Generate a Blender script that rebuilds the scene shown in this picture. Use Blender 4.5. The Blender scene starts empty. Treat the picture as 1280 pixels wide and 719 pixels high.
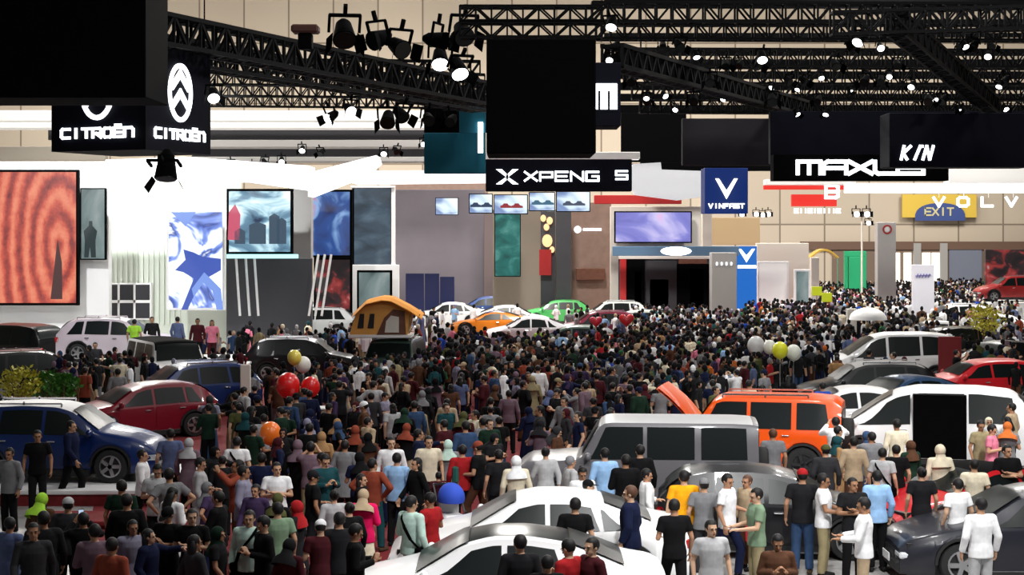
import bpy, math, random
from mathutils import Vector, Matrix
random.seed(7)
SC = bpy.context.scene
C = SC.collection
F = 2000.0; H = 5.7; HY = 290.0
PI = math.pi

def R(a): return math.radians(a)
def wx(px, D): return (px - 640) / F * D
def wz(py, D): return H - (py - HY) / F * D
def head_depth(py, h): return F * (H - h) / (py - HY)

# ------------------------------------------------------------------ materials
def principled(name, col=(.8, .8, .8), rough=.5, metal=0., emit=None, es=0., coat=0., objcol=False, noise=0., nscale=8., spec=.5):
    m = bpy.data.materials.new(name); m.use_nodes = True
    nt = m.node_tree; b = nt.nodes['Principled BSDF']
    b.inputs['Base Color'].default_value = (*col, 1)
    b.inputs['Roughness'].default_value = rough
    b.inputs['Metallic'].default_value = metal
    b.inputs['Coat Weight'].default_value = coat
    b.inputs['Specular IOR Level'].default_value = spec
    if emit:
        b.inputs['Emission Color'].default_value = (*emit, 1)
        b.inputs['Emission Strength'].default_value = es
    if objcol or noise:
        src = None
        if objcol:
            oi = nt.nodes.new('ShaderNodeObjectInfo'); src = oi.outputs['Color']
        if noise:
            tc = nt.nodes.new('ShaderNodeTexCoord'); n = nt.nodes.new('ShaderNodeTexNoise')
            n.inputs['Scale'].default_value = nscale; n.inputs['Detail'].default_value = 3
            nt.links.new(tc.outputs['Object'], n.inputs['Vector'])
            r = nt.nodes.new('ShaderNodeMapRange')
            r.inputs[1].default_value = .3; r.inputs[2].default_value = .7
            r.inputs[3].default_value = 1 - noise; r.inputs[4].default_value = 1 + noise * .4
            nt.links.new(n.outputs['Fac'], r.inputs[0])
            mx = nt.nodes.new('ShaderNodeMix'); mx.data_type = 'RGBA'; mx.blend_type = 'MULTIPLY'
            mx.inputs[0].default_value = 1
            if src: nt.links.new(src, mx.inputs[6])
            else: mx.inputs[6].default_value = (*col, 1)
            nt.links.new(r.outputs[0], mx.inputs[7])
            src = mx.outputs[2]
        nt.links.new(src, b.inputs['Base Color'])
    return m

def glow(name, col, s):
    return principled(name, (0, 0, 0), .6, emit=col, es=s)

M = {}
M['black'] = principled('matt black', (.0012, .0012, .0016), .9, spec=.05)
M['truss'] = principled('black steel', (.003, .003, .0035), .7, 0, spec=.1)
M['navy'] = principled('navy fascia', (.0025, .003, .008), .7, spec=.1)
M['white'] = principled('white paint', (.86, .86, .86), .5)
M['warmwhite'] = principled('warm white panel', (.74, .70, .63), .6)
M['grey'] = principled('grey panel', (.33, .32, .31), .6)
M['midgrey'] = principled('purple grey panel', (.17, .15, .175), .8, noise=.08, nscale=.6)
M['darkgrey'] = principled('dark grey panel', (.055, .055, .065), .6)
M['slate'] = principled('slate panel', (.03, .03, .036), .8)
M['teal'] = principled('teal fabric', (.008, .1, .15), .8, spec=.2)
M['brown'] = principled('tan board', (.30, .2, .16), .7, noise=.15, nscale=2)
M['wood'] = principled('red brown wood', (.16, .06, .035), .6, noise=.3, nscale=4)
M['red'] = principled('red panel', (.45, .02, .02), .5)
M['redcarpet'] = principled('red carpet', (.20, .012, .016), .95, noise=.3, nscale=6)
M['orange'] = principled('orange canvas', (.95, .36, .02), .8, noise=.12, nscale=3)
M['orangecloth'] = principled('tan canvas', (.85, .42, .10), .8)
M['chrome'] = principled('chrome', (.7, .7, .72), .25, 1)
M['tyre'] = principled('tyre rubber', (.012, .012, .012), .85)
M['rim'] = principled('alloy', (.45, .45, .47), .3, .9)
M['blackplastic'] = principled('black plastic', (.012, .012, .013), .5)
M['glass'] = principled('tinted car glass', (.004, .007, .007), .28, spec=.22)
M['lampglass'] = principled('lamp lens', (.75, .78, .82), .15, .3)
M['redlamp'] = principled('red lamp', (.5, .01, .01), .2)
M['paint'] = principled('car paint', objcol=True, rough=.32, coat=.3, metal=.0, spec=.3)
M['cloth'] = principled('clothing', objcol=True, rough=.9, noise=.18, nscale=9, spec=.12)
M['skin'] = principled('skin', objcol=True, rough=.6, spec=.3)
M['hair'] = principled('hair', objcol=True, rough=.6, spec=.3)
M['eye'] = principled('eye', (.01, .008, .006), .3)
M['lip'] = principled('lip', (.25, .08, .06), .6)
M['leaf'] = principled('leaf green', (.06, .22, .02), .6, noise=.5, nscale=5)
M['leafyellow'] = principled('leaf yellow', (.55, .5, .04), .6, noise=.4, nscale=5)
M['litwhite'] = glow('white light', (1, 1, 1), 6)
M['litwarm'] = glow('warm light', (1, .93, .82), 3)
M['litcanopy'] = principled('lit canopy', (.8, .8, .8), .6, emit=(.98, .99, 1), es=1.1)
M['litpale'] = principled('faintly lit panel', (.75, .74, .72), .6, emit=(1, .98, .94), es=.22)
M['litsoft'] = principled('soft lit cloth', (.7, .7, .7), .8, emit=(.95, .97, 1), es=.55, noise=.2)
M['letter'] = glow('white letters', (.92, .96, 1), 3)
M['bluelit'] = glow('blue lightbox', (.01, .16, .62), .9)
M['blueflag'] = glow('blue fabric lightbox', (.006, .04, .26), .55)
M['redlit'] = glow('red lightbox', (.9, .03, .02), 1.)
M['cyanlit'] = glow('cyan edge light', (.35, .9, .95), 2.)

def screen_mat(name, stops, scale=(3, 3, 3), strength=1., distort=2., kind='noise', detail=4, off=(0, 0, 0)):
    m = bpy.data.materials.new(name); m.use_nodes = True; nt = m.node_tree
    b = nt.nodes['Principled BSDF']; b.inputs['Base Color'].default_value = (.01, .01, .01, 1); b.inputs['Roughness'].default_value = .4
    tc = nt.nodes.new('ShaderNodeTexCoord'); mp = nt.nodes.new('ShaderNodeMapping')
    mp.inputs['Scale'].default_value = scale; mp.inputs['Location'].default_value = off
    nt.links.new(tc.outputs['Object'], mp.inputs['Vector'])
    if kind == 'wave':
        t = nt.nodes.new('ShaderNodeTexWave'); t.wave_type = 'RINGS'; t.rings_direction = 'Y'
        t.inputs['Scale'].default_value = 1; t.inputs['Distortion'].default_value = distort; t.inputs['Detail'].default_value = detail
        t.inputs['Detail Scale'].default_value = 3.2; t.inputs['Detail Roughness'].default_value = .75
    else:
        t = nt.nodes.new('ShaderNodeTexNoise'); t.inputs['Scale'].default_value = 1
        t.inputs['Detail'].default_value = detail; t.inputs['Distortion'].default_value = distort
    nt.links.new(mp.outputs[0], t.inputs['Vector'])
    cr = nt.nodes.new('ShaderNodeValToRGB')
    e = cr.color_ramp.elements
    while len(e) < len(stops): e.new(.5)
    for i, (p, c) in enumerate(stops): e[i].position = p; e[i].color = (*c, 1)
    fac = t.outputs['Fac']
    if kind == 'wave':
        n2 = nt.nodes.new('ShaderNodeTexNoise'); n2.inputs['Scale'].default_value = 1.6; n2.inputs['Detail'].default_value = 8; n2.inputs['Roughness'].default_value = .7
        nt.links.new(tc.outputs['Object'], n2.inputs['Vector'])
        mxx = nt.nodes.new('ShaderNodeMix'); mxx.inputs[0].default_value = .62
        nt.links.new(fac, mxx.inputs[2]); nt.links.new(n2.outputs['Fac'], mxx.inputs[3]); fac = mxx.outputs[0]
    nt.links.new(fac, cr.inputs[0])
    nt.links.new(cr.outputs[0], b.inputs['Emission Color']); b.inputs['Emission Strength'].default_value = strength
    return m
M['rock'] = screen_mat('canyon picture', [(.22, (.16, .02, .02)), (.36, (.45, .06, .045)), (.5, (.72, .115, .065)), (.75, (.95, .3, .17))], (.5, 1, .2), .9, 2.8, 'wave', 10, (-.75, 0, -.55))
M['ski'] = screen_mat('snow sport picture', [(.0, (.9, .95, 1)), (.46, (.85, .92, 1)), (.5, (.2, .3, .75)), (.56, (.04, .07, .3)), (.62, (.85, .92, 1)), (1, (1, 1, 1))], (.5, 1, .5), 1.3, 1.2, 'noise', 3)
M['city'] = screen_mat('showroom picture', [(.3, (.02, .04, .09)), (.45, (.15, .3, .42)), (.52, (.5, .75, .85)), (.6, (.95, 1, 1)), (1, (1, .9, .9))], (.5, 1, .9), 1.1, .8, 'noise', 4)
M['bluefilm'] = screen_mat('blue film picture', [(.3, (.01, .015, .08)), (.5, (.02, .08, .32)), (.6, (.25, .45, .8)), (.7, (.6, .2, .35)), (1, (1, 1, 1))], (.6, 1, .6), .9, .6, 'noise', 3)
M['darkfilm'] = screen_mat('dim picture', [(.3, (.03, .045, .06)), (.5, (.055, .09, .13)), (.65, (.12, .18, .24)), (1, (.4, .4, .45))], (.5, 1, 1.2), .8, .4, 'noise', 4)
M['ticker'] = screen_mat('car advertisement picture', [(.3, (.03, .04, .12)), (.44, (.25, .35, .6)), (.5, (.7, .85, .95)), (.58, (1, 1, 1)), (.68, (.8, .35, .4)), (1, (.3, .1, .1))], (.35, 1, .8), 1.1, .6, 'noise', 3)
M['tealbanner'] = screen_mat('teal banner picture', [(.3, (.0, .12, .11)), (.5, (.01, .25, .22)), (.62, (.1, .45, .4)), (1, (.5, .7, .7))], (.8, 1, 1.2), .55, .6)
M['purplefilm'] = screen_mat('purple landscape picture', [(.25, (.08, .08, .35)), (.45, (.25, .25, .7)), (.55, (.65, .6, .95)), (.62, (.9, .5, .8)), (1, (1, 1, 1))], (.22, 1, .5), 1., .8, 'noise', 4)
M['figurefilm'] = screen_mat('grey green picture', [(.3, (.05, .09, .09)), (.5, (.22, .3, .3)), (.7, (.45, .5, .5)), (1, (.8, .9, .9))], (.5, 1, .4), .8, .8)
M['redfilm'] = screen_mat('red showroom picture', [(.35, (.006, .004, .006)), (.5, (.03, .012, .016)), (.56, (.22, .02, .02)), (.64, (.4, .05, .05)), (.75, (.6, .5, .5))], (1.1, 1, 1.3), .8, .7)

# ------------------------------------------------------------------ mesh builder
class MB:
    def __init__(s): s.v = []; s.f = []; s.m = []; s.cur = 0
    def add(s, vs, fs):
        b = len(s.v); s.v.extend([tuple(p) for p in vs])
        for f in fs: s.f.append(tuple(b + i for i in f)); s.m.append(s.cur)
    def box(s, x0, x1, y0, y1, z0, z1, bev=0):
        if bev > 0:
            b = min(bev, abs(x1 - x0) * .45, abs(y1 - y0) * .45, abs(z1 - z0) * .45)
            vs = []; 
            for z, i in ((z0, b), (z0 + b, 0), (z1 - b, 0), (z1, b)):
                for (x, y) in ((x0 + i + (0 if i else b), y0 + i), (x1 - i - (0 if i else b), y0 + i), (x1 - i, y0 + i + (0 if i else b)), (x1 - i, y1 - i - (0 if i else b)), (x1 - i - (0 if i else b), y1 - i), (x0 + i + (0 if i else b), y1 - i), (x0 + i, y1 - i - (0 if i else b)), (x0 + i, y0 + i + (0 if i else b))):
                    vs.append((x, y, z))
            fs = [tuple(range(7, -1, -1)), tuple(range(24, 32))]
            for k in range(3):
                for j in range(8):
                    a = k * 8 + j; c = k * 8 + (j + 1) % 8
                    fs.append((a, c, c + 8, a + 8))
            s.add(vs, fs); return
        vs = [(x, y, z) for z in (z0, z1) for y in (y0, y1) for x in (x0, x1)]
        s.add(vs, [(0, 2, 3, 1), (4, 5, 7, 6), (0, 1, 5, 4), (2, 6, 7, 3), (0, 4, 6, 2), (1, 3, 7, 5)])
    def bar(s, p0, p1, t):
        p0 = Vector(p0); p1 = Vector(p1); d = (p1 - p0)
        if d.length < 1e-6: return
        d.normalize(); up = Vector((0, 0, 1)) if abs(d.z) < .9 else Vector((1, 0, 0))
        a = d.cross(up).normalized() * t / 2; b = d.cross(a).normalized() * t / 2
        vs = [p + q for p in (p0, p1) for q in (a + b, a - b, -a - b, -a + b)]
        s.add(vs, [(0, 1, 2, 3), (7, 6, 5, 4), (0, 4, 5, 1), (1, 5, 6, 2), (2, 6, 7, 3), (3, 7, 4, 0)])
    def rings(s, rings, caps=True):
        n = len(rings[0]); vs = [p for r in rings for p in r]; fs = []
        for k in range(len(rings) - 1):
            for j in range(n):
                a = k * n + j; b = k * n + (j + 1) % n
                fs.append((a, b, b + n, a + n))
        if caps: fs.append(tuple(range(n - 1, -1, -1))); fs.append(tuple(range((len(rings) - 1) * n, len(rings) * n)))
        s.add(vs, fs)
    def cone(s, p0, p1, r0, r1, n=12, caps=True):
        p0 = Vector(p0); p1 = Vector(p1); d = (p1 - p0).normalized()
        up = Vector((0, 0, 1)) if abs(d.z) < .9 else Vector((0, 1, 0))
        a = d.cross(up).normalized(); b = a.cross(d).normalized()
        s.rings([[p + (a * math.cos(2 * PI * i / n) + b * math.sin(2 * PI * i / n)) * r for i in range(n)] for p, r in ((p0, r0), (p1, r1))], caps)
    def ball(s, c, r, n=12, k=8, rot=None):
        if not hasattr(r, '__len__'): r = (r, r, r)
        vs = [(0, 0, 1)]; 
        for i in range(1, k):
            t = PI * i / k
            for j in range(n):
                p = 2 * PI * j / n; vs.append((math.sin(t) * math.cos(p), math.sin(t) * math.sin(p), math.cos(t)))
        vs.append((0, 0, -1)); fs = []
        for j in range(n):
            fs.append((0, 1 + j, 1 + (j + 1) % n)); q = 1 + (k - 2) * n
            fs.append((len(vs) - 1, q + (j + 1) % n, q + j))
        for i in range(k - 2):
            for j in range(n):
                a = 1 + i * n + j; b = 1 + i * n + (j + 1) % n
                fs.append((a, a + n, b + n, b))
        o = []
        for v in vs:
            w = Vector((v[0] * r[0], v[1] * r[1], v[2] * r[2]))
            if rot: w = rot @ w
            o.append(w + Vector(c))
        s.add(o, fs)
    def cap(s, p0, p1, r0, r1, n=10):
        s.cone(p0, p1, r0, r1, n); s.ball(p0, r0, n, 6); s.ball(p1, r1, n, 6)
    def mesh(s, name, mats, smooth=False, angle=None):
        me = bpy.data.meshes.new(name); me.from_pydata(s.v, [], s.f)
        for m in (mats if isinstance(mats, (list, tuple)) else [mats]): me.materials.append(m)
        me.polygons.foreach_set('material_index', s.m)
        if smooth: me.polygons.foreach_set('use_smooth', [True] * len(s.f))
        me.update()
        if smooth and angle: me.set_sharp_from_angle(angle=R(angle))
        return me
    def build(s, name, mats, parent=None, smooth=False, angle=None):
        return link(name, s.mesh(name, mats, smooth, angle), parent)

def link(name, me, parent=None):
    o = bpy.data.objects.new(name, me); C.objects.link(o)
    if parent: o.parent = parent
    return o
def tag(o, label, cat, group=None, kind=None):
    o['label'] = label
    if cat: o['category'] = cat
    if group: o['group'] = group
    if kind: o['kind'] = kind
    return o
def empty(name, loc, rz=0, label=None, cat=None, group=None):
    o = bpy.data.objects.new(name, None); C.objects.link(o); o.location = loc; o.rotation_euler = (0, 0, rz)
    o.empty_display_size = .2
    if label: tag(o, label, cat, group)
    return o
KIDS = {}
def copy_tree(o, parent=None):
    c = o.copy(); C.objects.link(c)
    if parent: c.parent = parent
    for ch in list(o.children): copy_tree(ch, c)
    return c
def structure(o): o['kind'] = 'structure'; return o

# ------------------------------------------------------------------ strokes of letters
G = {
 'C': [[(1, 1), (.15, 1), (0, .85), (0, .15), (.15, 0), (1, 0)]], 'I': [[(.5, 0), (.5, 1)]],
 '|': [[(.5, 0), (.5, 1)]], 'T': [[(0, 1), (1, 1)], [(.5, 1), (.5, 0)]], 'R': [[(0, 0), (0, 1), (.85, 1), (1, .85), (1, .55), (.85, .42), (0, .42)], [(.45, .42), (1, 0)]],
 'O': [[(.2, 0), (0, .2), (0, .8), (.2, 1), (.8, 1), (1, .8), (1, .2), (.8, 0), (.2, 0)]],
 'E': [[(1, 1), (0, 1), (0, 0), (1, 0)], [(0, .5), (.9, .5)]], 'e': [[(1, 1), (0, 1), (0, 0), (1, 0)], [(0, .5), (1, .5)], [(.2, 1.32), (.36, 1.32)], [(.64, 1.32), (.8, 1.32)]],
 'n': [[(0, 0), (0, 1), (.8, 1), (1, .8), (1, 0)]], 'X': [[(0, 0), (1, 1)], [(0, 1), (1, 0)]],
 'P': [[(0, 0), (0, .95), (1, .95), (1, .4), (0, .4)]], 'N': [[(0, 0), (0, 1), (1, 0), (1, 1)]],
 'G': [[(1, 1), (0, 1), (0, 0), (1, 0), (1, .5), (.5, .5)]], 'M': [[(0, 0), (0, 1), (1, 1), (1, 0)], [(.5, 1), (.5, 0)]],
 'A': [[(0, 0), (0, .8), (.2, 1), (1, 1), (1, 0)], [(0, .45), (1, .45)]], 'U': [[(0, 1), (0, .15), (.15, 0), (1, 0), (1, 1)]],
 'S': [[(1, 1), (0, 1), (0, .5), (1, .5), (1, 0), (0, 0)]], 'V': [[(0, 1), (.5, 0), (1, 1)]], 'F': [[(0, 0), (0, 1), (1, 1)], [(0, .5), (.8, .5)]],
 'L': [[(0, 1), (0, 0), (1, 0)]], 'B': [[(0, 0), (0, 1), (.8, 1), (1, .85), (1, .6), (.85, .5), (0, .5)], [(.85, .5), (1, .4), (1, .12), (.8, 0), (0, 0)]],
 'k': [[(.1, 0), (.35, 1)], [(.95, 1), (.28, .45), (.62, 0)]], 'i': [[(.3, 0), (.8, 1), (1, 1)]], 'v': [[(0, 0), (.35, 1), (.62, 0), (.95, 1)]],
 'a': [[(0, 0), (.5, 1), (1, 0)], [(.25, .35), (.75, .35)]],
 '-': [[(0, .5), (1, .5)]],
}
def lettering(parent, text, x0, x1, z0, z1, y, st, m=None, gap=.28, name='lettering', depth=.04, widths=None):
    mb = MB(); n = len(text); w = (x1 - x0) / (n + gap * (n - 1)); h = z1 - z0
    for i, ch in enumerate(text):
        ox = x0 + i * w * (1 + gap)
        for k, line in enumerate(G[ch]):
            pts = [Vector((ox + p[0] * w, 0, z0 + p[1] * h)) for p in line]
            for a, b in zip(pts, pts[1:]):
                d = (b - a).normalized(); q = Vector((-d.z, 0, d.x)) * st / 2; e = d * st * .42
                a2 = a - e; b2 = b + e; yy = y - .003 * k
                vs = [a2 + q, a2 - q, b2 - q, b2 + q]
                vs = [(v.x, yy, v.z) for v in vs] + [(v.x, yy - depth, v.z) for v in vs]
                mb.add(vs, [(0, 1, 2, 3), (7, 6, 5, 4), (0, 4, 5, 1), (1, 5, 6, 2), (2, 6, 7, 3), (3, 7, 4, 0)])
    return mb.build(name, m or M['letter'], parent)
def ring_shape(parent, cx, cz, rx, rz, t, y, m, name='emblem', n=40, depth=.04):
    mb = MB(); vs = []
    for i in range(n):
        a = 2 * PI * i / n; c, s = math.cos(a), math.sin(a)
        for (k, yy) in ((0, y), (0, y - depth), (1, y - depth), (1, y)):
            vs.append((cx + c * (rx - (t if k else 0)), yy, cz + s * (rz - (t if k else 0))))
    fs = []
    for i in range(n):
        a = i * 4; b = ((i + 1) % n) * 4
        for k in range(4): fs.append((a + k, a + (k + 1) % 4, b + (k + 1) % 4, b + k))
    mb.add(vs, fs); return mb.build(name, m, parent)
def slab_poly(mb, pts, y0, y1):
    n = len(pts); vs = [(x, y0, z) for x, z in pts] + [(x, y1, z) for x, z in pts]
    fs = [tuple(range(n)), tuple(range(2 * n - 1, n - 1, -1))]
    for i in range(n): j = (i + 1) % n; fs.append((i, i + n, j + n, j))
    mb.add(vs, fs)

# a straight board placed by where it stands: centre, width, height
def board(name, px0, px1, py0, py1, D, mat, label=None, cat=None, th=.15, parent=None, bev=.02, group=None):
    x0, x1, z1, z0 = wx(px0, D), wx(px1, D), wz(py0, D), wz(py1, D)
    if py1 >= 336 and D > 72: z0 = 0.   # booth pieces stand on the floor
    cx = (x0 + x1) / 2
    root = empty(name, (cx, D, z0), 0, label, cat, group) if parent is None else parent
    mb = MB(); 
    if parent is None: mb.box(x0 - cx, x1 - cx, 0, th, 0, z1 - z0, bev); o = mb.build('panel', mat, root)
    else:
        p = parent.location; mb.box(x0 - p.x, x1 - p.x, D - p.y, D - p.y + th, z0 - p.z, z1 - p.z, bev); o = mb.build(name, mat, root)
    return root
def local(root, px, py, D):   # a point at depth D in the root's own frame (roots here are never turned)
    return wx(px, D) - root.location.x, wz(py, D) - root.location.z
# ------------------------------------------------------------------ cars
def interp(pts, x):
    if x <= pts[0][0]: return pts[0][1]
    for (a, b), (c, d) in zip(pts, pts[1:]):
        if x <= c: return b + (d - b) * (x - a) / max(1e-6, c - a)
    return pts[-1][1]
CARS = {
 'boxy': dict(L=4.75, W=1.9, H=1.95, R=.39, gc=.26, wheels=(.92, 3.82), tumble=.07, plan=.03,
   top=[(0, 1.9), (.06, 1.93), (.5, 1.95), (2.95, 1.95), (3.12, 1.9), (3.5, 1.22), (4.6, 1.15), (4.75, 1.0)],
   belt=[(0, 1.2), (3.5, 1.18), (4.75, .95)], win=[(.22, 1.12, .24, 1.12), (1.25, 2.18, 1.25, 2.18), (2.26, 3.34, 2.26, 3.0)],
   shield=(3.14, 3.46), rear='flat', doors=[(1.2, 2.2), (2.24, 3.42)], rack=False, spare=True, hoodx=(3.55, 4.72)),
 'tank': dict(L=4.6, W=1.9, H=1.88, R=.39, gc=.25, wheels=(.85, 3.7), tumble=.09, plan=.05,
   top=[(0, 1.7), (.12, 1.84), (.6, 1.88), (2.7, 1.87), (2.95, 1.78), (3.35, 1.2), (4.4, 1.12), (4.6, .98)],
   belt=[(0, 1.15), (3.3, 1.13), (4.6, .95)], win=[(.25, 1.0, .35, 1.0), (1.12, 2.05, 1.12, 2.05), (2.14, 3.2, 2.14, 2.85)],
   shield=(2.97, 3.32), rear='flat', doors=[(1.06, 2.08), (2.1, 3.3)], rack=True, spare=True, hoodx=(3.4, 4.55)),
 'suv': dict(L=4.45, W=1.85, H=1.65, R=.36, gc=.2, wheels=(.85, 3.5), tumble=.13, plan=.14,
   top=[(0, 1.0), (.05, 1.12), (.2, 1.3), (.42, 1.5), (.8, 1.62), (1.6, 1.65), (2.3, 1.62), (2.65, 1.52), (3.25, 1.08), (3.9, .96), (4.3, .82), (4.45, .62)],
   belt=[(0, 1.0), (1, 1.02), (3.25, .98), (4.45, .6)], win=[(.42, 1.0, .75, 1.05), (1.1, 2.0, 1.14, 2.0), (2.08, 3.1, 2.08, 2.55)],
   shield=(2.62, 3.2), rear=(.12, .5), doors=[(1.02, 2.02), (2.06, 3.1)], rack=True, spare=False, hoodx=(3.28, 4.3)),
 'hatch': dict(L=4.15, W=1.8, H=1.5, R=.34, gc=.17, wheels=(.75, 3.3), tumble=.13, plan=.16,
   top=[(0, .95), (.06, 1.05), (.25, 1.25), (.5, 1.41), (.9, 1.49), (1.6, 1.5), (2.1, 1.46), (2.5, 1.34), (3.05, 1.0), (3.7, .88), (4.0, .76), (4.15, .58)],
   belt=[(0, .92), (1, .95), (3.05, .9), (4.15, .55)], win=[(.5, .92, .75, .95), (1.0, 1.85, 1.03, 1.85), (1.93, 2.9, 1.93, 2.35)],
   shield=(2.42, 3.0), rear=(.14, .6), doors=[(.92, 1.87), (1.91, 2.9)], rack=False, spare=False, hoodx=(3.08, 4.0)),
 'sedan': dict(L=4.75, W=1.86, H=1.48, R=.35, gc=.16, wheels=(.95, 3.8), tumble=.15, plan=.17,
   top=[(0, .9), (.08, 1.0), (.5, 1.06), (.9, 1.22), (1.4, 1.4), (1.9, 1.47), (2.4, 1.47), (2.8, 1.38), (3.5, .98), (4.2, .84), (4.6, .72), (4.75, .55)],
   belt=[(0, .9), (1, .96), (3.5, .9), (4.75, .52)], win=[(.95, 1.35, 1.35, 1.4), (1.42, 2.2, 1.55, 2.2), (2.28, 3.35, 2.28, 2.7)],
   shield=(2.72, 3.45), rear=(.6, 1.35), doors=[(1.36, 2.22), (2.26, 3.3)], rack=False, spare=False, hoodx=(3.52, 4.55)),
 'mpv': dict(L=4.95, W=1.95, H=1.93, R=.35, gc=.17, wheels=(.95, 3.95), tumble=.12, plan=.13,
   top=[(0, 1.2), (.05, 1.4), (.2, 1.72), (.45, 1.86), (1.2, 1.93), (2.6, 1.92), (3.1, 1.82), (3.5, 1.6), (4.25, 1.08), (4.75, .9), (4.95, .65)],
   belt=[(0, 1.1), (1, 1.12), (4.1, 1.0), (4.95, .62)], win=[(.35, 1.45, .45, 1.45), (1.55, 2.7, 1.55, 2.7), (2.8, 4.05, 2.8, 3.35)],
   shield=(3.2, 4.2), rear=(.04, .3), doors=[(1.5, 2.74), (2.78, 3.9)], rack=False, spare=False, hoodx=(4.3, 4.8)),
 'coupe': dict(L=4.35, W=1.85, H=1.3, R=.34, gc=.14, wheels=(.8, 3.45), tumble=.15, plan=.2,
   top=[(0, .85), (.1, .93), (.5, 1.02), (1.1, 1.2), (1.7, 1.3), (2.1, 1.28), (2.45, 1.18), (3.05, .85), (3.8, .74), (4.2, .62), (4.35, .5)],
   belt=[(0, .82), (1, .86), (3.05, .8), (4.35, .48)], win=[(.95, 1.5, 1.35, 1.5), (1.58, 2.95, 1.58, 2.4)],
   shield=(2.35, 3.0), rear=(.6, 1.4), doors=[(1.55, 2.9)], rack=False, spare=False, hoodx=(3.1, 4.2)),
}
def car_funcs(s):
    W, Hh = s['W'], s['H']
    def top(x): return (interp(s['top'], x - .07) + 2 * interp(s['top'], x) + interp(s['top'], x + .07)) / 4
    def belt(x): return min(interp(s['belt'], x), top(x) - .03)
    def half(x):
        e = .55; p = 1 - s['plan'] * max(0, (e - x) / e) ** 2 - s['plan'] * 1.3 * max(0, (x - s['L'] + e * 1.4) / (e * 1.4)) ** 2
        return W / 2 * p
    def roofw(x):
        return half(x) * .965 - s['tumble'] * W * min(1, max(0, (top(x) - belt(x)) / (Hh - interp(s['belt'], 2))))
    return top, belt, half, roofw
def make_car(kind, color, label=None, roofcol=None, rimm=None, openhood=False, opendoor=False, hatchopen=False, name='car', glass=None):
    s = CARS[kind]; L, W, Hh, Rw, gc = s['L'], s['W'], s['H'], s['R'], s['gc']
    top, belt, half, roofw = car_funcs(s); ox = -L / 2
    root = empty(name, (0, 0, 0)); 
    if label: tag(root, label, 'car')
    Ra = Rw + .07
    def zb(x):
        z = gc
        for w in s['wheels']:
            d = abs(x - w)
            if d < Ra: z = max(z, Rw + math.sqrt(Ra * Ra - d * d))
        return z
    xs = [L * i / 44 for i in range(45)]
    for w in s['wheels']:
        for k in range(-6, 7): xs.append(w + Ra * math.sin(k / 6 * PI / 2))
        xs += [w - Ra - .004, w + Ra + .004]
    xs = sorted(set(round(x, 4) for x in xs if 0 <= x <= L))
    mb = MB(); secs = []
    for x in xs:
        T, B, h, wr = top(x), belt(x), half(x), roofw(x); z0 = min(zb(x), B - .02); g = min(1, (T - B) / .3)
        bt = B - z0; re = T - .09 * g
        pr = [(h * .93, z0), (h * .985, z0 + .14 * bt), (h, z0 + .45 * bt), (h * .995, z0 + .75 * bt), (h * .965, B),
              (h * .965 + (wr - h * .965) * .5, B + (re - B) * .5), (wr, re), (wr * .955, T - .03 * g), (wr * .8, T), (wr * .4, T + .025), (0, T + .03)]
        secs.append([(ox + x, -y, z) for y, z in pr] + [(ox + x, y, z) for y, z in reversed(pr[:-1])])
    n = len(secs[0]); vs = [p for r in secs for p in r]; fs = []; ms = []
    roof_i = (8, 9, 10, 11) if kind == 'sedan' else (7, 8, 9, 10, 11, 12)
    xwi = s['shield'][0] + .02; xre = 0.0 if s['rear'] == 'flat' else s['rear'][1] - .05
    for k in range(len(secs) - 1):
        for j in range(n - 1):
            a = k * n + j; fs.append((a, a + n, a + n + 1, a + 1))
            ms.append(1 if (roofcol and j in roof_i and xre < xs[k] < xwi) else 0)
    fs.append(tuple(range(n))); ms.append(0); fs.append(tuple(range(len(vs) - 1, len(vs) - 1 - n, -1))); ms.append(0)
    mb.add(vs, fs); mb.m = ms
    body = mb.build('body', [M['paint'], roofcol or M['paint']], root, True, 40); body.color = (*color, 1)
    # dark floor pan and wheel wells
    mb = MB(); mb.box(ox + .12, ox + L - .12, -W * .4, W * .4, gc - .03, gc + .5); mb.build('underbody', M['blackplastic'], root)
    def topz(x, sfrac): return top(x) + .03 * (1 - abs(sfrac))
    def topglass(nm, xa, xb, sgn, wfrac=.9):
        mb = MB(); nx, ny = 8, 10; g = []
        for i in range(nx + 1):
            x = xa + (xb - xa) * i / nx
            for j in range(ny + 1):
                f = -1 + 2 * j / ny; g.append((ox + x + sgn * .018, f * roofw(x) * wfrac, topz(x, f * wfrac) + .012))
        mb.add(g, [(i * (ny + 1) + j, i * (ny + 1) + j + 1, (i + 1) * (ny + 1) + j + 1, (i + 1) * (ny + 1) + j) for i in range(nx) for j in range(ny)])
        return mb.build(nm, M['glass'], root, True)
    topglass('windshield', s['shield'][0], s['shield'][1], 1)
    if s['rear'] == 'flat':
        mb = MB(); y = W * .36; mb.box(ox - .02, ox + .01, -y, y, belt(0) + .08, top(0) - .14, .01); mb.build('rear_window', M['glass'], root)
    else: topglass('rear_window', s['rear'][0], s['rear'][1], -1, .86)
    def sidept(x, v, sg, off):
        T, B, h, wr = top(x), belt(x), half(x), roofw(x); g = min(1, (T - B) / .3); re = T - .09 * g
        z = B + .035 + (re - B - .05) * v
        f = (z - B) / max(.05, re - B); y = h * .965 + (wr - h * .965) * f
        return (ox + x, sg * (y + off), z)
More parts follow.
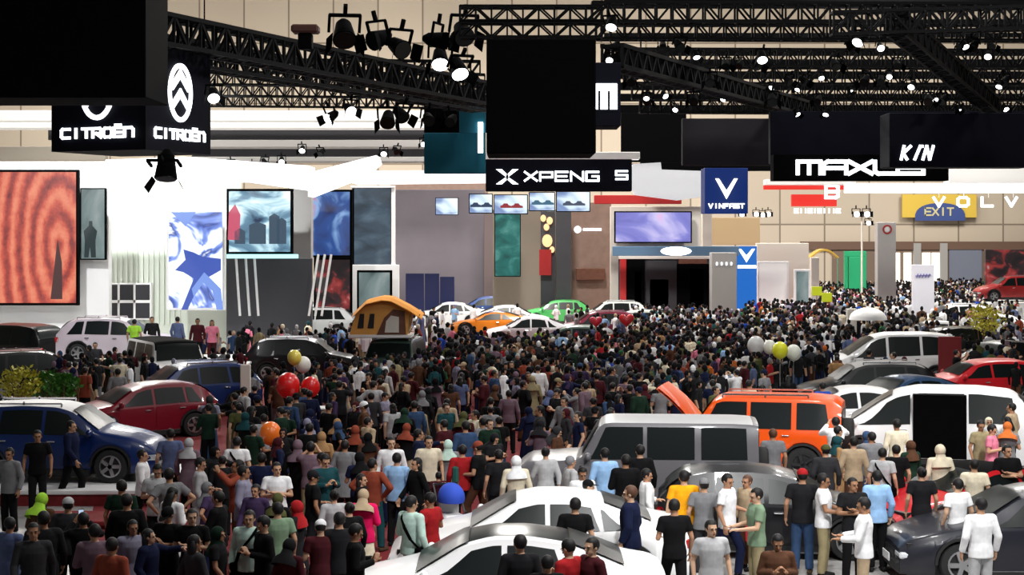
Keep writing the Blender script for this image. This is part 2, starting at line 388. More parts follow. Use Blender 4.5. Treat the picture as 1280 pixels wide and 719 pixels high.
    for sg in (-1, 1):
        for wi, (a, b, c, d) in enumerate(s['win']):
            if opendoor and wi == 1 and sg == -opendoor: pass
            mb = MB(); g = []; nu, nv = 10, 4
            for i in range(nu + 1):
                for j in range(nv + 1):
                    u, v = i / nu, j / nv; x = (a + (b - a) * u) * (1 - v) + (c + (d - c) * u) * v
                    g.append(sidept(x, v, sg, .014))
            mb.add(g, [(i * (nv + 1) + j, (i + 1) * (nv + 1) + j, (i + 1) * (nv + 1) + j + 1, i * (nv + 1) + j + 1) for i in range(nu) for j in range(nv)])
            mb.build('side_window', M['glass'], root, True)
        for di, (a, b) in enumerate(s['doors']):
            if opendoor == sg and di == 0:
                mb = MB(); g = []
                mb.box(ox + a, ox + b, sg * (W / 2 - .3), sg * (W / 2 + .02), gc + .12, top((a + b) / 2) - .12)
                mb.build('door_opening', M['black'], root); continue
            mb = MB(); g = []; nu, nv = 6, 6
            for i in range(nu + 1):
                x = a + .012 + (b - a - .024) * i / nu; B, h = belt(x), half(x); zz = max(gc, zb(x) + .03 if zb(x) > gc else gc)
                bt0 = B - min(zb(x), B - .02); z0 = min(zb(x), B - .02)
                prof = [(.93, 0), (.985, .14), (1., .45), (.995, .75), (.965, 1.)]
                for j in range(nv + 1):
                    t = .1 + .87 * j / nv
                    for (p, q), (p2, q2) in zip(prof, prof[1:]):
                        if t <= q2: yy = p + (p2 - p) * (t - q) / (q2 - q); break
                    g.append((ox + x, sg * (h * yy + .012), z0 + bt0 * t))
            mb.add(g, [(i * (nv + 1) + j, (i + 1) * (nv + 1) + j, (i + 1) * (nv + 1) + j + 1, i * (nv + 1) + j + 1) for i in range(nu) for j in range(nv)])
            dr = mb.build('door', M['paint'], root, True); dr.color = (*color, 1)
            mb = MB(); xh = a + .1; zh = belt(xh) - .12; yh = half(xh)
            mb.box(ox + xh, ox + xh + .17, sg * (yh + .0), sg * (yh + .045), zh, zh + .03, .008); mb.build('handle', M['chrome'], dr)
        # sill, arch trim
        mb = MB(); a, b = s['wheels'][0] + Ra, s['wheels'][1] - Ra
        mb.box(ox + a, ox + b, sg * W * .44, sg * (W / 2 - .005), gc - .05, gc + .1, .02); mb.build('sill', M['blackplastic'], root)
        for w in s['wheels']:
            mb = MB(); rr = []
            for k in range(13):
                t = PI * k / 12; cx, cz = ox + w + math.cos(t) * (Ra + .02), Rw + math.sin(t) * (Ra + .02)
                ix, iz = ox + w + math.cos(t) * (Ra - .03), Rw + math.sin(t) * (Ra - .03); y1 = sg * (half(w) + .015); y0 = sg * (half(w) - .1)
                rr.append([(cx, y0, cz), (cx, y1, cz), (ix, y1, iz), (ix, y0, iz)])
            mb.rings(rr); mb.build('wheel_arch', M['blackplastic'], root)
            # wheel
            mb = MB(); prof = [(Rw * .62, .0), (Rw * .66, -.015), (Rw * .93, -.01), (Rw, .03), (Rw, .19), (Rw * .9, .22)]
            yo = sg * (half(w) - .01); rg = []
            for r, d in prof: rg.append([(ox + w + r * math.cos(2 * PI * i / 20), yo - sg * d, Rw + r * math.sin(2 * PI * i / 20)) for i in range(20)])
            mb.rings(rg, True); wh = mb.build('wheel', M['tyre'], root, True, 35)
            mb = MB()
            for i in range(5):
                t = 2 * PI * i / 5; r1 = Rw * .6
                mb.bar((ox + w, yo + sg * .012, Rw), (ox + w + r1 * math.cos(t), yo + sg * .012, Rw + r1 * math.sin(t)), .075)
            rg = [[(ox + w + r * math.cos(2 * PI * i / 20), yo + sg * d, Rw + r * math.sin(2 * PI * i / 20)) for i in range(20)] for r, d in ((Rw * .66, .0), (Rw * .66, .02), (Rw * .58, .022), (Rw * .56, .0))]
            mb.rings(rg, False); mb.build('rim', rimm or M['rim'], wh)
        # mirror
        mb = MB(); xm = s['shield'][1] - .12; ym = half(xm) * .965
        mb.ball((ox + xm, sg * (ym + .13), belt(xm) + .1), (.07, .12, .085), 10, 6); mb.bar((ox + xm, sg * (ym - .02), belt(xm) + .03), (ox + xm, sg * (ym + .1), belt(xm) + .08), .05)
        mr = mb.build('mirror', M['paint'], root, True); mr.color = (*color, 1)
        # lamps
        hz = s['top'][-1][1] - .02; hw = half(L)
        mb = MB(); xl = L - .12; mb.box(ox + xl - .12, ox + L + .012, sg * hw * .58, sg * (half(L - .1) - .0), hz - .12, hz - .01, .03)
        mb.build('headlight', M['lampglass'], root)
        mb = MB(); rz = belt(.05) - .1; mb.box(ox - .015, ox + .1, sg * half(0) * .62, sg * (half(0) + .012), rz - .14, rz + .04, .03)
        mb.build('tail_light', M['redlamp'], root)
    mb = MB(); hz = s['top'][-1][1]; mb.box(ox + L - .05, ox + L + .02, -half(L) * .55, half(L) * .55, hz - .2, hz - .03, .02); mb.build('grille', M['blackplastic'], root)
    for xa, xb in ((L - .1, L + .05), (-.05, .1)):
        mb = MB(); mb.box(ox + xa, ox + xb, -half(L) * .95, half(L) * .95, gc, gc + .22, .05); mb.build('bumper', M['blackplastic'], root)
    for xa in (L + .05, -.065):
        mb = MB(); mb.box(ox + xa, ox + xa + .015, -.24, .24, gc + .12, gc + .25); mb.build('number_plate', M['white'], root)
    if s['rack']:
        for sg in (-1, 1):
            mb = MB(); a, b = s['wheels'][0] - .1, s['shield'][0] - .25; yr = roofw(a + .4) * .86
            mb.bar((ox + a, sg * yr, top(a) + .06), (ox + b, sg * yr, top(b) + .06), .035)
            for x in (a, (a + b) / 2, b): mb.bar((ox + x, sg * yr, top(x) - .01), (ox + x, sg * yr, top(x) + .06), .035)
            mb.build('roof_rail', M['chrome'], root)
    if s['spare']:
        mb = MB(); rg = [[(ox - d, r * math.cos(2 * PI * i / 24), 1.0 + r * math.sin(2 * PI * i / 24)) for i in range(24)] for r, d in ((.36, .02), (.38, .06), (.38, .2), (.33, .24))]
        mb.rings(rg); mb.build('spare_wheel', M['tyre'], root, True, 40)
    if openhood:
        a, b = s['hoodx']; mb = MB(); g = []; nu, nv = 8, 10
        for i in range(nu + 1):
            for j in range(nv + 1):
                u = i / nu; f = -1 + 2 * j / nv; g.append((u * (b - a), f * half(a + (b - a) * u) * .9, .03 * (1 - f * f) + .05 * math.sin(PI * u)))
        top_f = [(i * (nv + 1) + j, i * (nv + 1) + j + 1, (i + 1) * (nv + 1) + j + 1, (i + 1) * (nv + 1) + j) for i in range(nu) for j in range(nv)]
        mb.add(g, top_f); mb.add([(x, y, z - .05) for x, y, z in g], [tuple(reversed(f)) for f in top_f])
        hd = mb.build('hood', M['paint'], root, True); hd.color = (*color, 1)
        hd.location = (ox + a, 0, top(a) + .05); hd.rotation_euler = (0, -R(openhood), 0)
        mb = MB(); mb.box(ox + a + .1, ox + b - .1, -half(b) * .8, half(b) * .8, top(a) - .1, top(b) + .04, .03); mb.build('engine_bay', M['black'], root)
    if hatchopen:
        mb = MB(); mb.box(-.05, 0, -W * .42, W * .42, -.75, 0, .03); hd = mb.build('tailgate', M['paint'], root); hd.color = (*color, 1)
        hd.location = (ox + .35, 0, top(.4)); hd.rotation_euler = (0, R(hatchopen), 0)
    return root
CARPOS = []
CACHE = {}
def car(kind, color, cpx, Dc, yaw, label, base=0., **kw):
    key = (kind, str(sorted((k, str(v)) for k, v in kw.items())))
    if key in CACHE:
        o = copy_tree(CACHE[key])
        for c in o.children:
            if c.name.split('.')[0] in ('body', 'door', 'mirror', 'hood', 'tailgate'): c.color = (*color, 1)
    else:
        o = make_car(kind, color, **kw); CACHE[key] = o
    tag(o, label, 'car'); X = wx(cpx, Dc)
    o.location = (X, Dc, base); o.rotation_euler = (0, 0, R(yaw))
    CARPOS.append((X, Dc, R(yaw), CARS[kind]['L'] / 2, CARS[kind]['W'] / 2))
    return o
# ------------------------------------------------------------------ people
HEADC = Vector((0, -.01, 1.575))
POSES = {  # arms: elbow, wrist, hand direction for side s (+x is the person's left); head = (turn, nod)
 'relaxed': dict(arm=lambda s: ((.255 * s, .04, 1.13), (.265 * s, -.07, .89), (0, -.15, -1)), legs='stand', head=(10, -6)),
 'walk': dict(arm=lambda s: ((.25 * s, .07 * s + .02, 1.13), (.25 * s, .16 * s - .08, .91), (0, -.2, -1)), legs='walk', head=(0, -4)),
 'stride': dict(arm=lambda s: ((.25 * s, -.08 * s, 1.13), (.23 * s, -.2 * s - .06, .93), (0, -.3, -1)), legs='stride', head=(-25, -8)),
 'phone': dict(arm=lambda s: ((.25 * s, .02, 1.14), (.075 * s, -.27, 1.2), (-.45 * s, -.3, .75)), legs='stand', head=(0, -28)),
 'folded': dict(arm=lambda s: ((.25 * s, -.03, 1.13), (-.03 * s, -.19, 1.17 + .03 * s), (-.95 * s, .05, .15)), legs='stand', head=(22, -4)),
 'photo': dict(arm=lambda s: ((.27 * s, -.17, 1.33), (.09 * s, -.34, 1.5), (-.35 * s, -.2, .85)), legs='stand', head=(0, 4)),
 'hip': dict(arm=lambda s: ((.39 * s, .08, 1.19), (.2 * s, -.02, 1.0), (-.5 * s, -.5, -.35)), legs='wide', head=(-30, -4)),
 'point': dict(arm=lambda s: ((.27, -.2, 1.33), (.27, -.45, 1.38), (0, -1, .05)) if s > 0 else ((-.255, .04, 1.13), (-.25, -.12, .91), (0, -.2, -1)), legs='wide', head=(20, -4)),
 'carry': dict(arm=lambda s: ((.25, .0, 1.13), (.17, -.26, 1.1), (-.3, -.9, .1)) if s > 0 else ((-.255, .03, 1.13), (-.26, -.07, .89), (0, -.1, -1)), legs='walk', head=(-15, -18)),
 'give': dict(arm=lambda s: ((.24 * s, -.08, 1.13), (.14 * s, -.34, 1.1), (-.15 * s, -.95, .0)), legs='stand', head=(5, -16)),
}
LEGS = {
 'stand': lambda s: ((.085 * s, 0, .93), (.1 * s, -.02, .5), (.11 * s, .02, .09), (.13 * s, -.12, .04)),
 'wide': lambda s: ((.09 * s, 0, .93), (.14 * s, -.03, .5), (.18 * s, .02, .09), (.22 * s, -.11, .04)),
 'walk': lambda s: ((.085 * s, 0, .93), (.09 * s, -.14 * s - .06, .52), (.09 * s, -.2 * s + .05, .1 + (.03 if s < 0 else 0)), (.1 * s, -.2 * s - .09, .04 + (.0 if s < 0 else .01))),
 'stride': lambda s: ((.085 * s, 0, .93), (.09 * s, .12 * s - .05, .52), (.09 * s, .22 * s + .03, .1 + (.03 if s > 0 else 0)), (.1 * s, .22 * s - .11, .04)),
}
def fuse(mb, voxel, smooth=3, dec=1.):
    me = mb.mesh('tmp', [M['skin']]); o = bpy.data.objects.new('tmp', me); C.objects.link(o)
    r = o.modifiers.new('r', 'REMESH'); r.mode = 'VOXEL'; r.voxel_size = voxel; r.use_smooth_shade = True
    if smooth:
        sm = o.modifiers.new('s', 'SMOOTH'); sm.iterations = smooth; sm.factor = .5
    if dec < 1:
        d = o.modifiers.new('d', 'DECIMATE'); d.ratio = dec
    dg = bpy.context.evaluated_depsgraph_get(); dg.update()
    res = bpy.data.meshes.new_from_object(o.evaluated_get(dg)); bpy.data.objects.remove(o); bpy.data.meshes.remove(me)
    res.polygons.foreach_set('use_smooth', [True] * len(res.polygons))
    return res
def headmat(pose):
    t, n = POSES[pose]['head']
    return Matrix.Translation(HEADC) @ Matrix.Rotation(R(t), 4, 'Z') @ Matrix.Rotation(-R(n), 4, 'X')
def torso(mb, add=0., zlow=.88, n=20, flare=None):
    rg = []
    prof = [(.86, .15, .105, .0), (.94, .165, .115, .0), (1.05, .142, .105, -.005), (1.18, .15, .112, -.01), (1.3, .175, .118, -.005), (1.38, .172, .098, .0), (1.425, .12, .075, .005), (1.46, .06, .058, .005)]
    if flare: prof = flare + [p for p in prof if p[0] > flare[-1][0] + .03]
    for z, rx, ry, cy in prof:
        if z < zlow: continue
        rg.append([((rx + add) * math.cos(2 * PI * i / n), cy + (ry + add) * math.sin(2 * PI * i / n), z) for i in range(n)])
    mb.rings(rg)
def hand(mb, w, d, s):
    w = Vector(w); d = Vector(d).normalized()
    side = Vector((0, -1, 0)) if abs(d.y) < .7 else Vector((-s, 0, 0))
    side = (side - d * side.dot(d)).normalized()       # towards the thumb
    nrm = d.cross(side).normalized()
    if nrm.x * s > 0 and abs(d.z) > .6: nrm = -nrm      # palm faces the body
    mb.cap(w, w + d * .03, .026, .03, 8)
    for k, f in enumerate((-1.5, -.5, .5, 1.5)):
        b0 = w + d * .02 + side * f * .014; b1 = w + d * .085 + side * f * .019
        mb.cap(b0, b1, .017, .0125, 7)
        ln = (.028, .034, .036, .032)[k]
        k1 = b1 + (d * .9 + nrm * .35).normalized() * ln; k2 = k1 + (d * .55 + nrm * .85).normalized() * ln * .8
        mb.cap(b1, k1, .0105, .0095, 7); mb.cap(k1, k2, .0095, .008, 7)
    t0 = w + d * .025 + side * .022; t1 = t0 + (d * .5 + side * .8 + nrm * .3).normalized() * .042; t2 = t1 + (d * .85 + side * .25 + nrm * .4).normalized() * .034
    mb.cap(t0, t1, .016, .012, 7); mb.cap(t1, t2, .012, .009, 7)
MC = {}
def body_mesh(pose):
    k = ('body', pose)
    if k in MC: return MC[k]
    P = POSES[pose]; mb = MB(); torso(mb)
    for s in (-1, 1):
        hip, kn, an, toe = [Vector(v) for v in LEGS[P['legs']](s)]
        mb.cap(hip, kn, .085, .056, 12); cf = kn.lerp(an, .35) + Vector((0, .012, 0))
        mb.cap(kn, cf, .053, .054, 12); mb.cap(cf, an, .053, .036, 12); mb.cap(an + Vector((0, .02, -.04)), toe, .036, .032, 10)
        e, w, d = [Vector(v) for v in P['arm'](s)]; sh = Vector((.178 * s, 0, 1.385))
        mb.cap((.1 * s, 0, 1.4), sh, .052, .056, 12); mb.cap(sh, e, .052, .038, 12); m = e.lerp(w, .3); mb.cap(e, m, .037, .038, 12); mb.cap(m, w, .037, .025, 12)
        hand(mb, w, d, s)
    mb.cap((0, .01, 1.4), (0, -.002, 1.52), .058, .052, 12)
    Hm = headmat(pose); Rm = Hm.to_3x3()
    def hp(x, y, z): return Hm @ Vector((x, y, z))
    mb.ball(hp(0, .012, .02), (.076, .094, .098), 18, 14, Rm); mb.ball(hp(0, -.022, -.045), (.058, .066, .068), 16, 10, Rm)
    mb.cap(hp(0, -.088, .012), hp(0, -.106, -.02), .008, .014, 8); mb.ball(hp(0, -.075, -.085), (.024, .02, .018), 8, 6, Rm)
    mb.ball(hp(-.03, -.078, .03), (.028, .014, .008), 8, 6, Rm); mb.ball(hp(.03, -.078, .03), (.028, .014, .008), 8, 6, Rm)
    for s in (-1, 1): mb.ball(hp(.078 * s, .008, -.005), (.01, .022, .034), 8, 6, Rm)
    me = fuse(mb, .0095, 2, .5)
    # eyes, brows and lips laid on the same mesh
    ex = MB(); ex.m = []
    for s in (-1, 1):
        ex.cur = 1; ex.ball(hp(.03 * s, -.079, .009), (.013, .009, .0065), 8, 6, Rm)
        ex.cur = 1; ex.ball(hp(.031 * s, -.089, .032), (.02, .006, .0045), 8, 4, Rm)
    ex.cur = 2; ex.ball(hp(0, -.089, -.053), (.024, .008, .0085), 8, 5, Rm)
    e2 = ex.mesh('x', [M['skin'], M['eye'], M['lip']], True)
    import bmesh
    bm = bmesh.new(); bm.from_mesh(me); bm.from_mesh(e2); me.materials.clear()
    for m in (M['skin'], M['eye'], M['lip']): me.materials.append(m)
    bm.to_mesh(me); bm.free(); bpy.data.meshes.remove(e2)
    me.polygons.foreach_set('use_smooth', [True] * len(me.polygons)); me.name = 'person'
    MC[k] = me; return me
def top_mesh(kind, pose):
    k = (kind, pose)
    if k in MC: return MC[k]
    P = POSES[pose]; mb = MB()
    if kind == 'tunic': torso(mb, .02, .3, flare=[(.58, .25, .2, 0), (.75, .215, .165, 0), (.95, .17, .125, 0)])
    elif kind == 'robe': torso(mb, .02, 0, flare=[(.07, .27, .24, 0), (.35, .245, .21, 0), (.65, .215, .17, 0), (.95, .172, .13, 0)])
    elif kind == 'jacket': torso(mb, .032, .8, flare=[(.8, .175, .13, 0), (.94, .17, .12, 0)])
    else: torso(mb, .02, .8, flare=[(.83, .168, .12, 0), (.94, .165, .115, 0)])
    for s in (-1, 1):
        e, w, d = [Vector(v) for v in P['arm'](s)]; sh = Vector((.178 * s, 0, 1.385)); q = .02 if kind == 'jacket' else .014
        mb.cap((.1 * s, 0, 1.395), sh, .055 + q, .06 + q, 14)
        if kind == 'tee':
            m = sh.lerp(e, .62); mb.cone(sh, m, .056 + q, .053 + q, 14)
        else:
            mb.cap(sh, e, .056 + q, .044 + q, 14); mb.cone(e, e.lerp(w, .9), .044 + q, .033 + q, 14)
    me = fuse(mb, .0125, 2, .6); me.materials.clear(); me.materials.append(M['cloth']); me.name = kind; MC[k] = me; return me
def leg_mesh(kind, pose):
    lg = POSES[pose]['legs']; k = (kind, lg)
    if k in MC: return MC[k]
    mb = MB()
    if kind == 'shoes':
        for s in (-1, 1):
            hip, kn, an, toe = [Vector(v) for v in LEGS[lg](s)]
            mb.cap(an + Vector((0, .025, -.035)), toe + Vector((0, -.02, 0)), .046, .038, 10)
        me = fuse(mb, .013, 1); 
    else:
        n = 18
        mb.rings([[(rx * math.cos(2 * PI * i / n), ry * math.sin(2 * PI * i / n), z) for i in range(n)] for z, rx, ry in ((.84, .165, .125), (.93, .178, .13), (1.0, .165, .12))])
        if kind == 'skirt':
            mb.rings([[(rx * math.cos(2 * PI * i / n), ry * math.sin(2 * PI * i / n), z) for i in range(n)] for z, rx, ry in ((.12, .26, .24), (.5, .22, .2), (.85, .18, .135), (.98, .165, .12))])
        for s in (-1, 1):
            hip, kn, an, toe = [Vector(v) for v in LEGS[lg](s)]
            if kind == 'skirt': continue
            hip = hip + Vector((0, .0, -.02))
            if kind == 'shorts': mb.cap(hip, kn.lerp(hip, .1), .1, .088, 12)
            else: mb.cap(hip, kn, .1, .078, 12); mb.cone(kn, an + Vector((0, 0, .0)), .078, .066, 12)
        me = fuse(mb, .0135, 2, .6)
    me.materials.clear(); me.materials.append(M['cloth']); me.name = kind; MC[k] = me; return me
def head_mesh(kind):          # built about the head's centre, the face towards -Y
    k = ('hd', kind)
    if k in MC: return MC[k]
    mb = MB()
    if kind in ('hair', 'long_hair', 'bun_hair'):
        mb.ball((0, .022, .03), (.087, .1, .1), 22, 18)
        keep = []
        for f, fc in enumerate(mb.f):
            c = sum((Vector(mb.v[i]) for i in fc), Vector()) / len(fc)
            face = (c.y < -.03 and c.z < .075) or (c.y < .02 and c.z < .0) or c.z < -.055
            if not face: keep.append(fc)
        mb.f = keep; mb.m = [0] * len(keep)
        if kind == 'long_hair':
            mb.rings([[(rx * math.cos(2 * PI * i / 14), .045 + ry * math.sin(2 * PI * i / 14), z) for i in range(14)] for z, rx, ry in ((.05, .083, .07), (-.08, .09, .06), (-.2, .1, .045), (-.28, .07, .03))])
        if kind == 'bun_hair': mb.ball((0, .13, .05), (.045, .04, .045), 12, 8)
        me = mb.mesh(kind, M['hair'], True)
    elif kind == 'headscarf':
        mb.ball((0, .018, .018), (.099, .112, .117), 22, 18)
        keep = []
        for fc in mb.f:
            c = sum((Vector(mb.v[i]) for i in fc), Vector()) / len(fc)
            if not (c.y < -.045 and -.085 < c.z < .075 and abs(c.x) < .06): keep.append(fc)
        mb.f = keep; mb.m = [0] * len(keep)
        mb.rings([[(rx * math.cos(2 * PI * i / 18), .02 + ry * math.sin(2 * PI * i / 18), z) for i in range(18)] for z, rx, ry in ((-.06, .085, .09), (-.13, .1, .1), (-.2, .2, .135), (-.3, .215, .15))], False)
        me = mb.mesh(kind, M['cloth'], True)
    elif kind == 'cap':
        mb.ball((0, .015, .05), (.09, .105, .085), 20, 12); 
        vs = []
        for j in range(9):
            a = PI + PI * j / 8; vs.append((.078 * math.cos(a), -.02 + .09 * math.sin(a), .052)); vs.append((.075 * math.cos(a), -.05 + .15 * math.sin(a), .042))
        mb.add(vs, [(2 * j, 2 * j + 1, 2 * j + 3, 2 * j + 2) for j in range(8)])
        me = mb.mesh(kind, M['cloth'], True)
    MC[k] = me; return me
COL = {
 'black': (.006, .006, .007), 'charcoal': (.013, .013, .015), 'navy': (.008, .012, .04), 'dark grey': (.034, .034, .038), 'grey': (.2, .2, .21),
 'light grey': (.45, .45, .46), 'white': (.85, .85, .86), 'cream': (.72, .64, .48), 'beige': (.45, .34, .22), 'tan': (.35, .2, .09), 'khaki': (.3, .25, .14), 'brown': (.09, .04, .022),
 'maroon': (.06, .01, .014), 'red': (.36, .015, .018), 'pink': (.75, .22, .32), 'hot pink': (.8, .01, .12), 'orange': (.55, .14, .03), 'rust': (.26, .055, .03), 'yellow': (.85, .62, .04),
 'amber': (.9, .38, .01), 'olive': (.08, .085, .03), 'green': (.03, .12, .05), 'dark green': (.01, .03, .018), 'lime': (.4, .75, .06), 'sage': (.19, .28, .18), 'mint': (.5, .68, .6), 'teal': (.012, .06, .07),
 'blue': (.02, .07, .4), 'denim': (.035, .07, .15), 'light blue': (.3, .5, .78), 'slate blue': (.1, .13, .25), 'lavender': (.26, .25, .34), 'purple': (.05, .03, .08), 'mauve': (.17, .11, .14),
}
SKINS = [(.42, .22, .13), (.5, .28, .17), (.33, .165, .09), (.56, .34, .22)]
HAIRS = {'hair': 'short black hair', 'long_hair': 'long black hair', 'bun_hair': 'black hair in a bun'}
TOPN = {'tee': 'short-sleeved top', 'shirt': 'long-sleeved shirt', 'jacket': 'jacket', 'tunic': 'long tunic', 'robe': 'full-length robe'}
PEOPLE = []
def person(X, Y, yaw, pose, top, topc, bot, botc, head='hair', headc=None, h=1.70, skin=None, label=None, group=None, base=0.):
    o = link('person', body_mesh(pose)); o.location = (X, Y, base); o.rotation_euler = (0, 0, yaw); sc = h / 1.70; o.scale = (sc, sc, sc)
    o.color = (*(skin or random.choice(SKINS)), 1)
    g = link(top if top in ('tunic', 'robe', 'jacket') else 'shirt', top_mesh(top, pose), o); g.color = (*COL[topc], 1)
    if top != 'robe' and bot:
        b = link(bot, leg_mesh(bot, pose), o); b.color = (*COL[botc], 1)
    sh = link('shoes', leg_mesh('shoes', pose), o); sh.color = random.choice([(.01, .01, .01, 1), (.02, .02, .02, 1), (.6, .6, .6, 1), (.08, .05, .03, 1)])
    hm = head_mesh(head); hh = link(head, hm, o); hh.matrix_local = headmat(pose)
    hh.color = (*(COL[headc] if headc else (.007, .006, .006)), 1)
    if head == 'cap':
        h2 = link('hair', head_mesh('hair'), o); h2.matrix_local = headmat(pose) @ Matrix.Scale(.97, 4); h2.color = (.007, .006, .006, 1)
    if label: tag(o, label, 'person', group)
    PEOPLE.append((X, Y))
    return o
def near_people(X, Y, r):
    for a, b in PEOPLE:
        if (a - X) ** 2 + (b - Y) ** 2 < r * r: return True
    return False
def in_car(X, Y, m=.35):
    for cx, cy, a, hl, hw in CARPOS:
        dx, dy = X - cx, Y - cy; u = dx * math.cos(a) + dy * math.sin(a); v = -dx * math.sin(a) + dy * math.cos(a)
        if abs(u) < hl + m and abs(v) < hw + m: return True
    return False
def inpoly(p, poly):
    x, y = p; c = False; j = len(poly) - 1
    for i in range(len(poly)):
        xi, yi = poly[i]; xj, yj = poly[j]
        if (yi > y) != (yj > y) and x < (xj - xi) * (y - yi) / (yj - yi) + xi: c = not c
        j = i
    return c
# ------------------------------------------------------------------ the hall
WD = 172.0
mb = MB(); mb.box(-75, 75, -12, WD + 1, -.3, 0); M['floor'] = principled('pale hall floor', (.36, .35, .34), .35, noise=.12, nscale=.4)
structure(mb.build('floor', M['floor']))
def floor_patch(name, pts, z, m, label=None, cat=None):
    mb = MB(); n = len(pts); mb.add([(x, y, -.02) for x, y in pts] + [(x, y, z) for x, y in pts], [tuple(range(n - 1, -1, -1)), tuple(range(n, 2 * n))] + [(i, (i + 1) % n, (i + 1) % n + n, i + n) for i in range(n)])
    o = mb.build(name, m)
    return tag(o, label, cat) if label else structure(o)
def gp(px, py): D = F * H / (py - HY); return (wx(px, D), D)
floor_patch('floor_carpet', [gp(60, 900), gp(520, 900), gp(650, 640), gp(880, 520), gp(1080, 420), gp(1180, 385), gp(820, 385), gp(640, 425), gp(420, 440), gp(300, 480), gp(200, 560), gp(120, 620)], .008, M['redcarpet'])
# far wall of beige panels
wm = principled('beige wall panels', (.60, .50, .38), .8)
nt = wm.node_tree; tc = nt.nodes.new('ShaderNodeTexCoord'); br = nt.nodes.new('ShaderNodeTexBrick')
mp = nt.nodes.new('ShaderNodeMapping'); mp.inputs['Rotation'].default_value = (R(90), 0, 0)
br.offset = 0; br.inputs['Color1'].default_value = (.45, .385, .305, 1); br.inputs['Color2'].default_value = (.51, .435, .345, 1); br.inputs['Mortar'].default_value = (.2, .16, .12, 1)
br.inputs['Scale'].default_value = 1; br.inputs['Mortar Size'].default_value = .09; br.inputs['Brick Width'].default_value = 4.8; br.inputs['Row Height'].default_value = 6.5
nt.links.new(tc.outputs['Object'], mp.inputs[0]); nt.links.new(mp.outputs[0], br.inputs['Vector']); nt.links.new(br.outputs['Color'], nt.nodes['Principled BSDF'].inputs['Base Color'])
mb = MB(); mb.box(-75, 75, WD, WD + .6, 0, 34); structure(mb.build('wall_far', wm))
mb = MB(); mb.box(-75.6, -75, -12, WD + .6, 0, 34); structure(mb.build('wall_left', wm))
mb = MB(); mb.box(75, 75.6, -12, WD + .6, 0, 34); structure(mb.build('wall_right', wm))
mb = MB(); mb.box(-75.6, 75.6, -12, WD + .6, 34, 34.5); structure(mb.build('ceiling', principled('dark ceiling', (.05, .047, .045), .9)))
# door header and lit doorways in the far wall
mb = MB(); mb.box(wx(1000, WD), 60, WD - .5, WD - .01, wz(312, WD), wz(302, WD)); structure(mb.build('trim_1', principled('brown beam', (.13, .075, .05), .7)))
mb = MB(); mb.box(wx(1040, WD), 60, WD - .25, WD - .02, 0, wz(312, WD)); structure(mb.build('wall_lower', principled('brown lower wall', (.17, .12, .09), .8)))
for i, (a, b) in enumerate(((1118, 1124), (1129, 1138), (1152, 1162), (1164, 1173))):
    mb = MB(); x0, x1 = wx(a, WD), wx(b, WD); mb.box(x0, x1, WD - .35, WD - .26, 0, wz(316, WD)); structure(mb.build('door_%d' % (i + 1), M['litwarm']))
mb = MB(); mb.box(wx(1185, WD), wx(1226, WD), WD - .4, WD - .26, 0, wz(309, WD)); structure(mb.build('door_5', principled('grey blue door', (.16, .18, .24), .6)))
for i, px in enumerate((1106, 1145, 1178)):
    mb = MB(); mb.box(wx(px, WD) - .4, wx(px, WD) + .4, WD - .6, WD - .26, 0, wz(304, WD)); structure(mb.build('pillar_%d' % (i + 1), M['grey']))

# ------------------------------------------------------------------ hanging signs
blk = board('banner_box', -120, 182, -40, 122, 34, M['black'], 'huge plain black box hanging in front of the sign with the oval emblem', 'banner box', 2.2)
mb = MB(); mb.box(-.1, .1, 0, 3, 0, .1)
# cube sign with an oval emblem and rounded lettering
Dq = 40.; th = R(22.7); Bx = wx(182, Dq); Wd = 2.9; zt, zb_ = wz(50, Dq), wz(187, Dq)
cube = empty('hanging_sign', (Bx, Dq, zb_), 0, 'black hanging cube sign with white oval emblem and lettering on two faces', 'sign')
def face_empty(nm, loc, rz): o = empty(nm, loc, rz); o.parent = cube; return o
A = Vector((-math.cos(th) * Wd, math.sin(th) * Wd, 0)); Cc = Vector((math.sin(th) * Wd, math.cos(th) * Wd, 0)); hh_ = zt - zb_
mb = MB(); pts = [Vector((0, 0, 0)), Cc, A + Cc, A]
mb.add([p for p in pts] + [p + Vector((0, 0, hh_)) for p in pts], [(3, 2, 1, 0), (4, 5, 6, 7), (0, 1, 5, 4), (1, 2, 6, 5), (2, 3, 7, 6), (3, 0, 4, 7)])
mb.build('sign_box', M['navy'], cube)
def on_face(o, origin, ang): o.location = origin; o.rotation_euler = (0, 0, ang); return o
for nm, origin, ang in (('a', A, -th), ('b', Vector((0, 0, 0)), PI / 2 - th)):
    w = Wd
    on_face(lettering(cube, 'CITROen'.replace('O', 'O').replace('n', 'n'), w * .12, w * .88, .34, .56, -.02, .068), origin, ang)
    cx, cz = w / 2, hh_ * .56
    on_face(ring_shape(cube, cx, cz, .53, .76, .12, -.02, M['letter']), origin, ang)
    m2 = MB()
    for dz in (.28, -.22):
        slab_poly(m2, [(cx - .34, cz + dz - .24), (cx, cz + dz + .1), (cx + .34, cz + dz - .24), (cx + .34, cz + dz - .02), (cx, cz + dz + .34), (cx - .34, cz + dz - .02)][::-1], -.02, -.06)
    on_face(m2.build('chevron', M['letter'], cube), origin, ang)
for p in (A * .5 + Cc * .1, Cc * .9):
    mb = MB(); mb.cone(p + Vector((0, 0, hh_)), p + Vector((0, 0, hh_ + 8)), .02, .02, 6); mb.build('hanging_cable', M['truss'], cube)

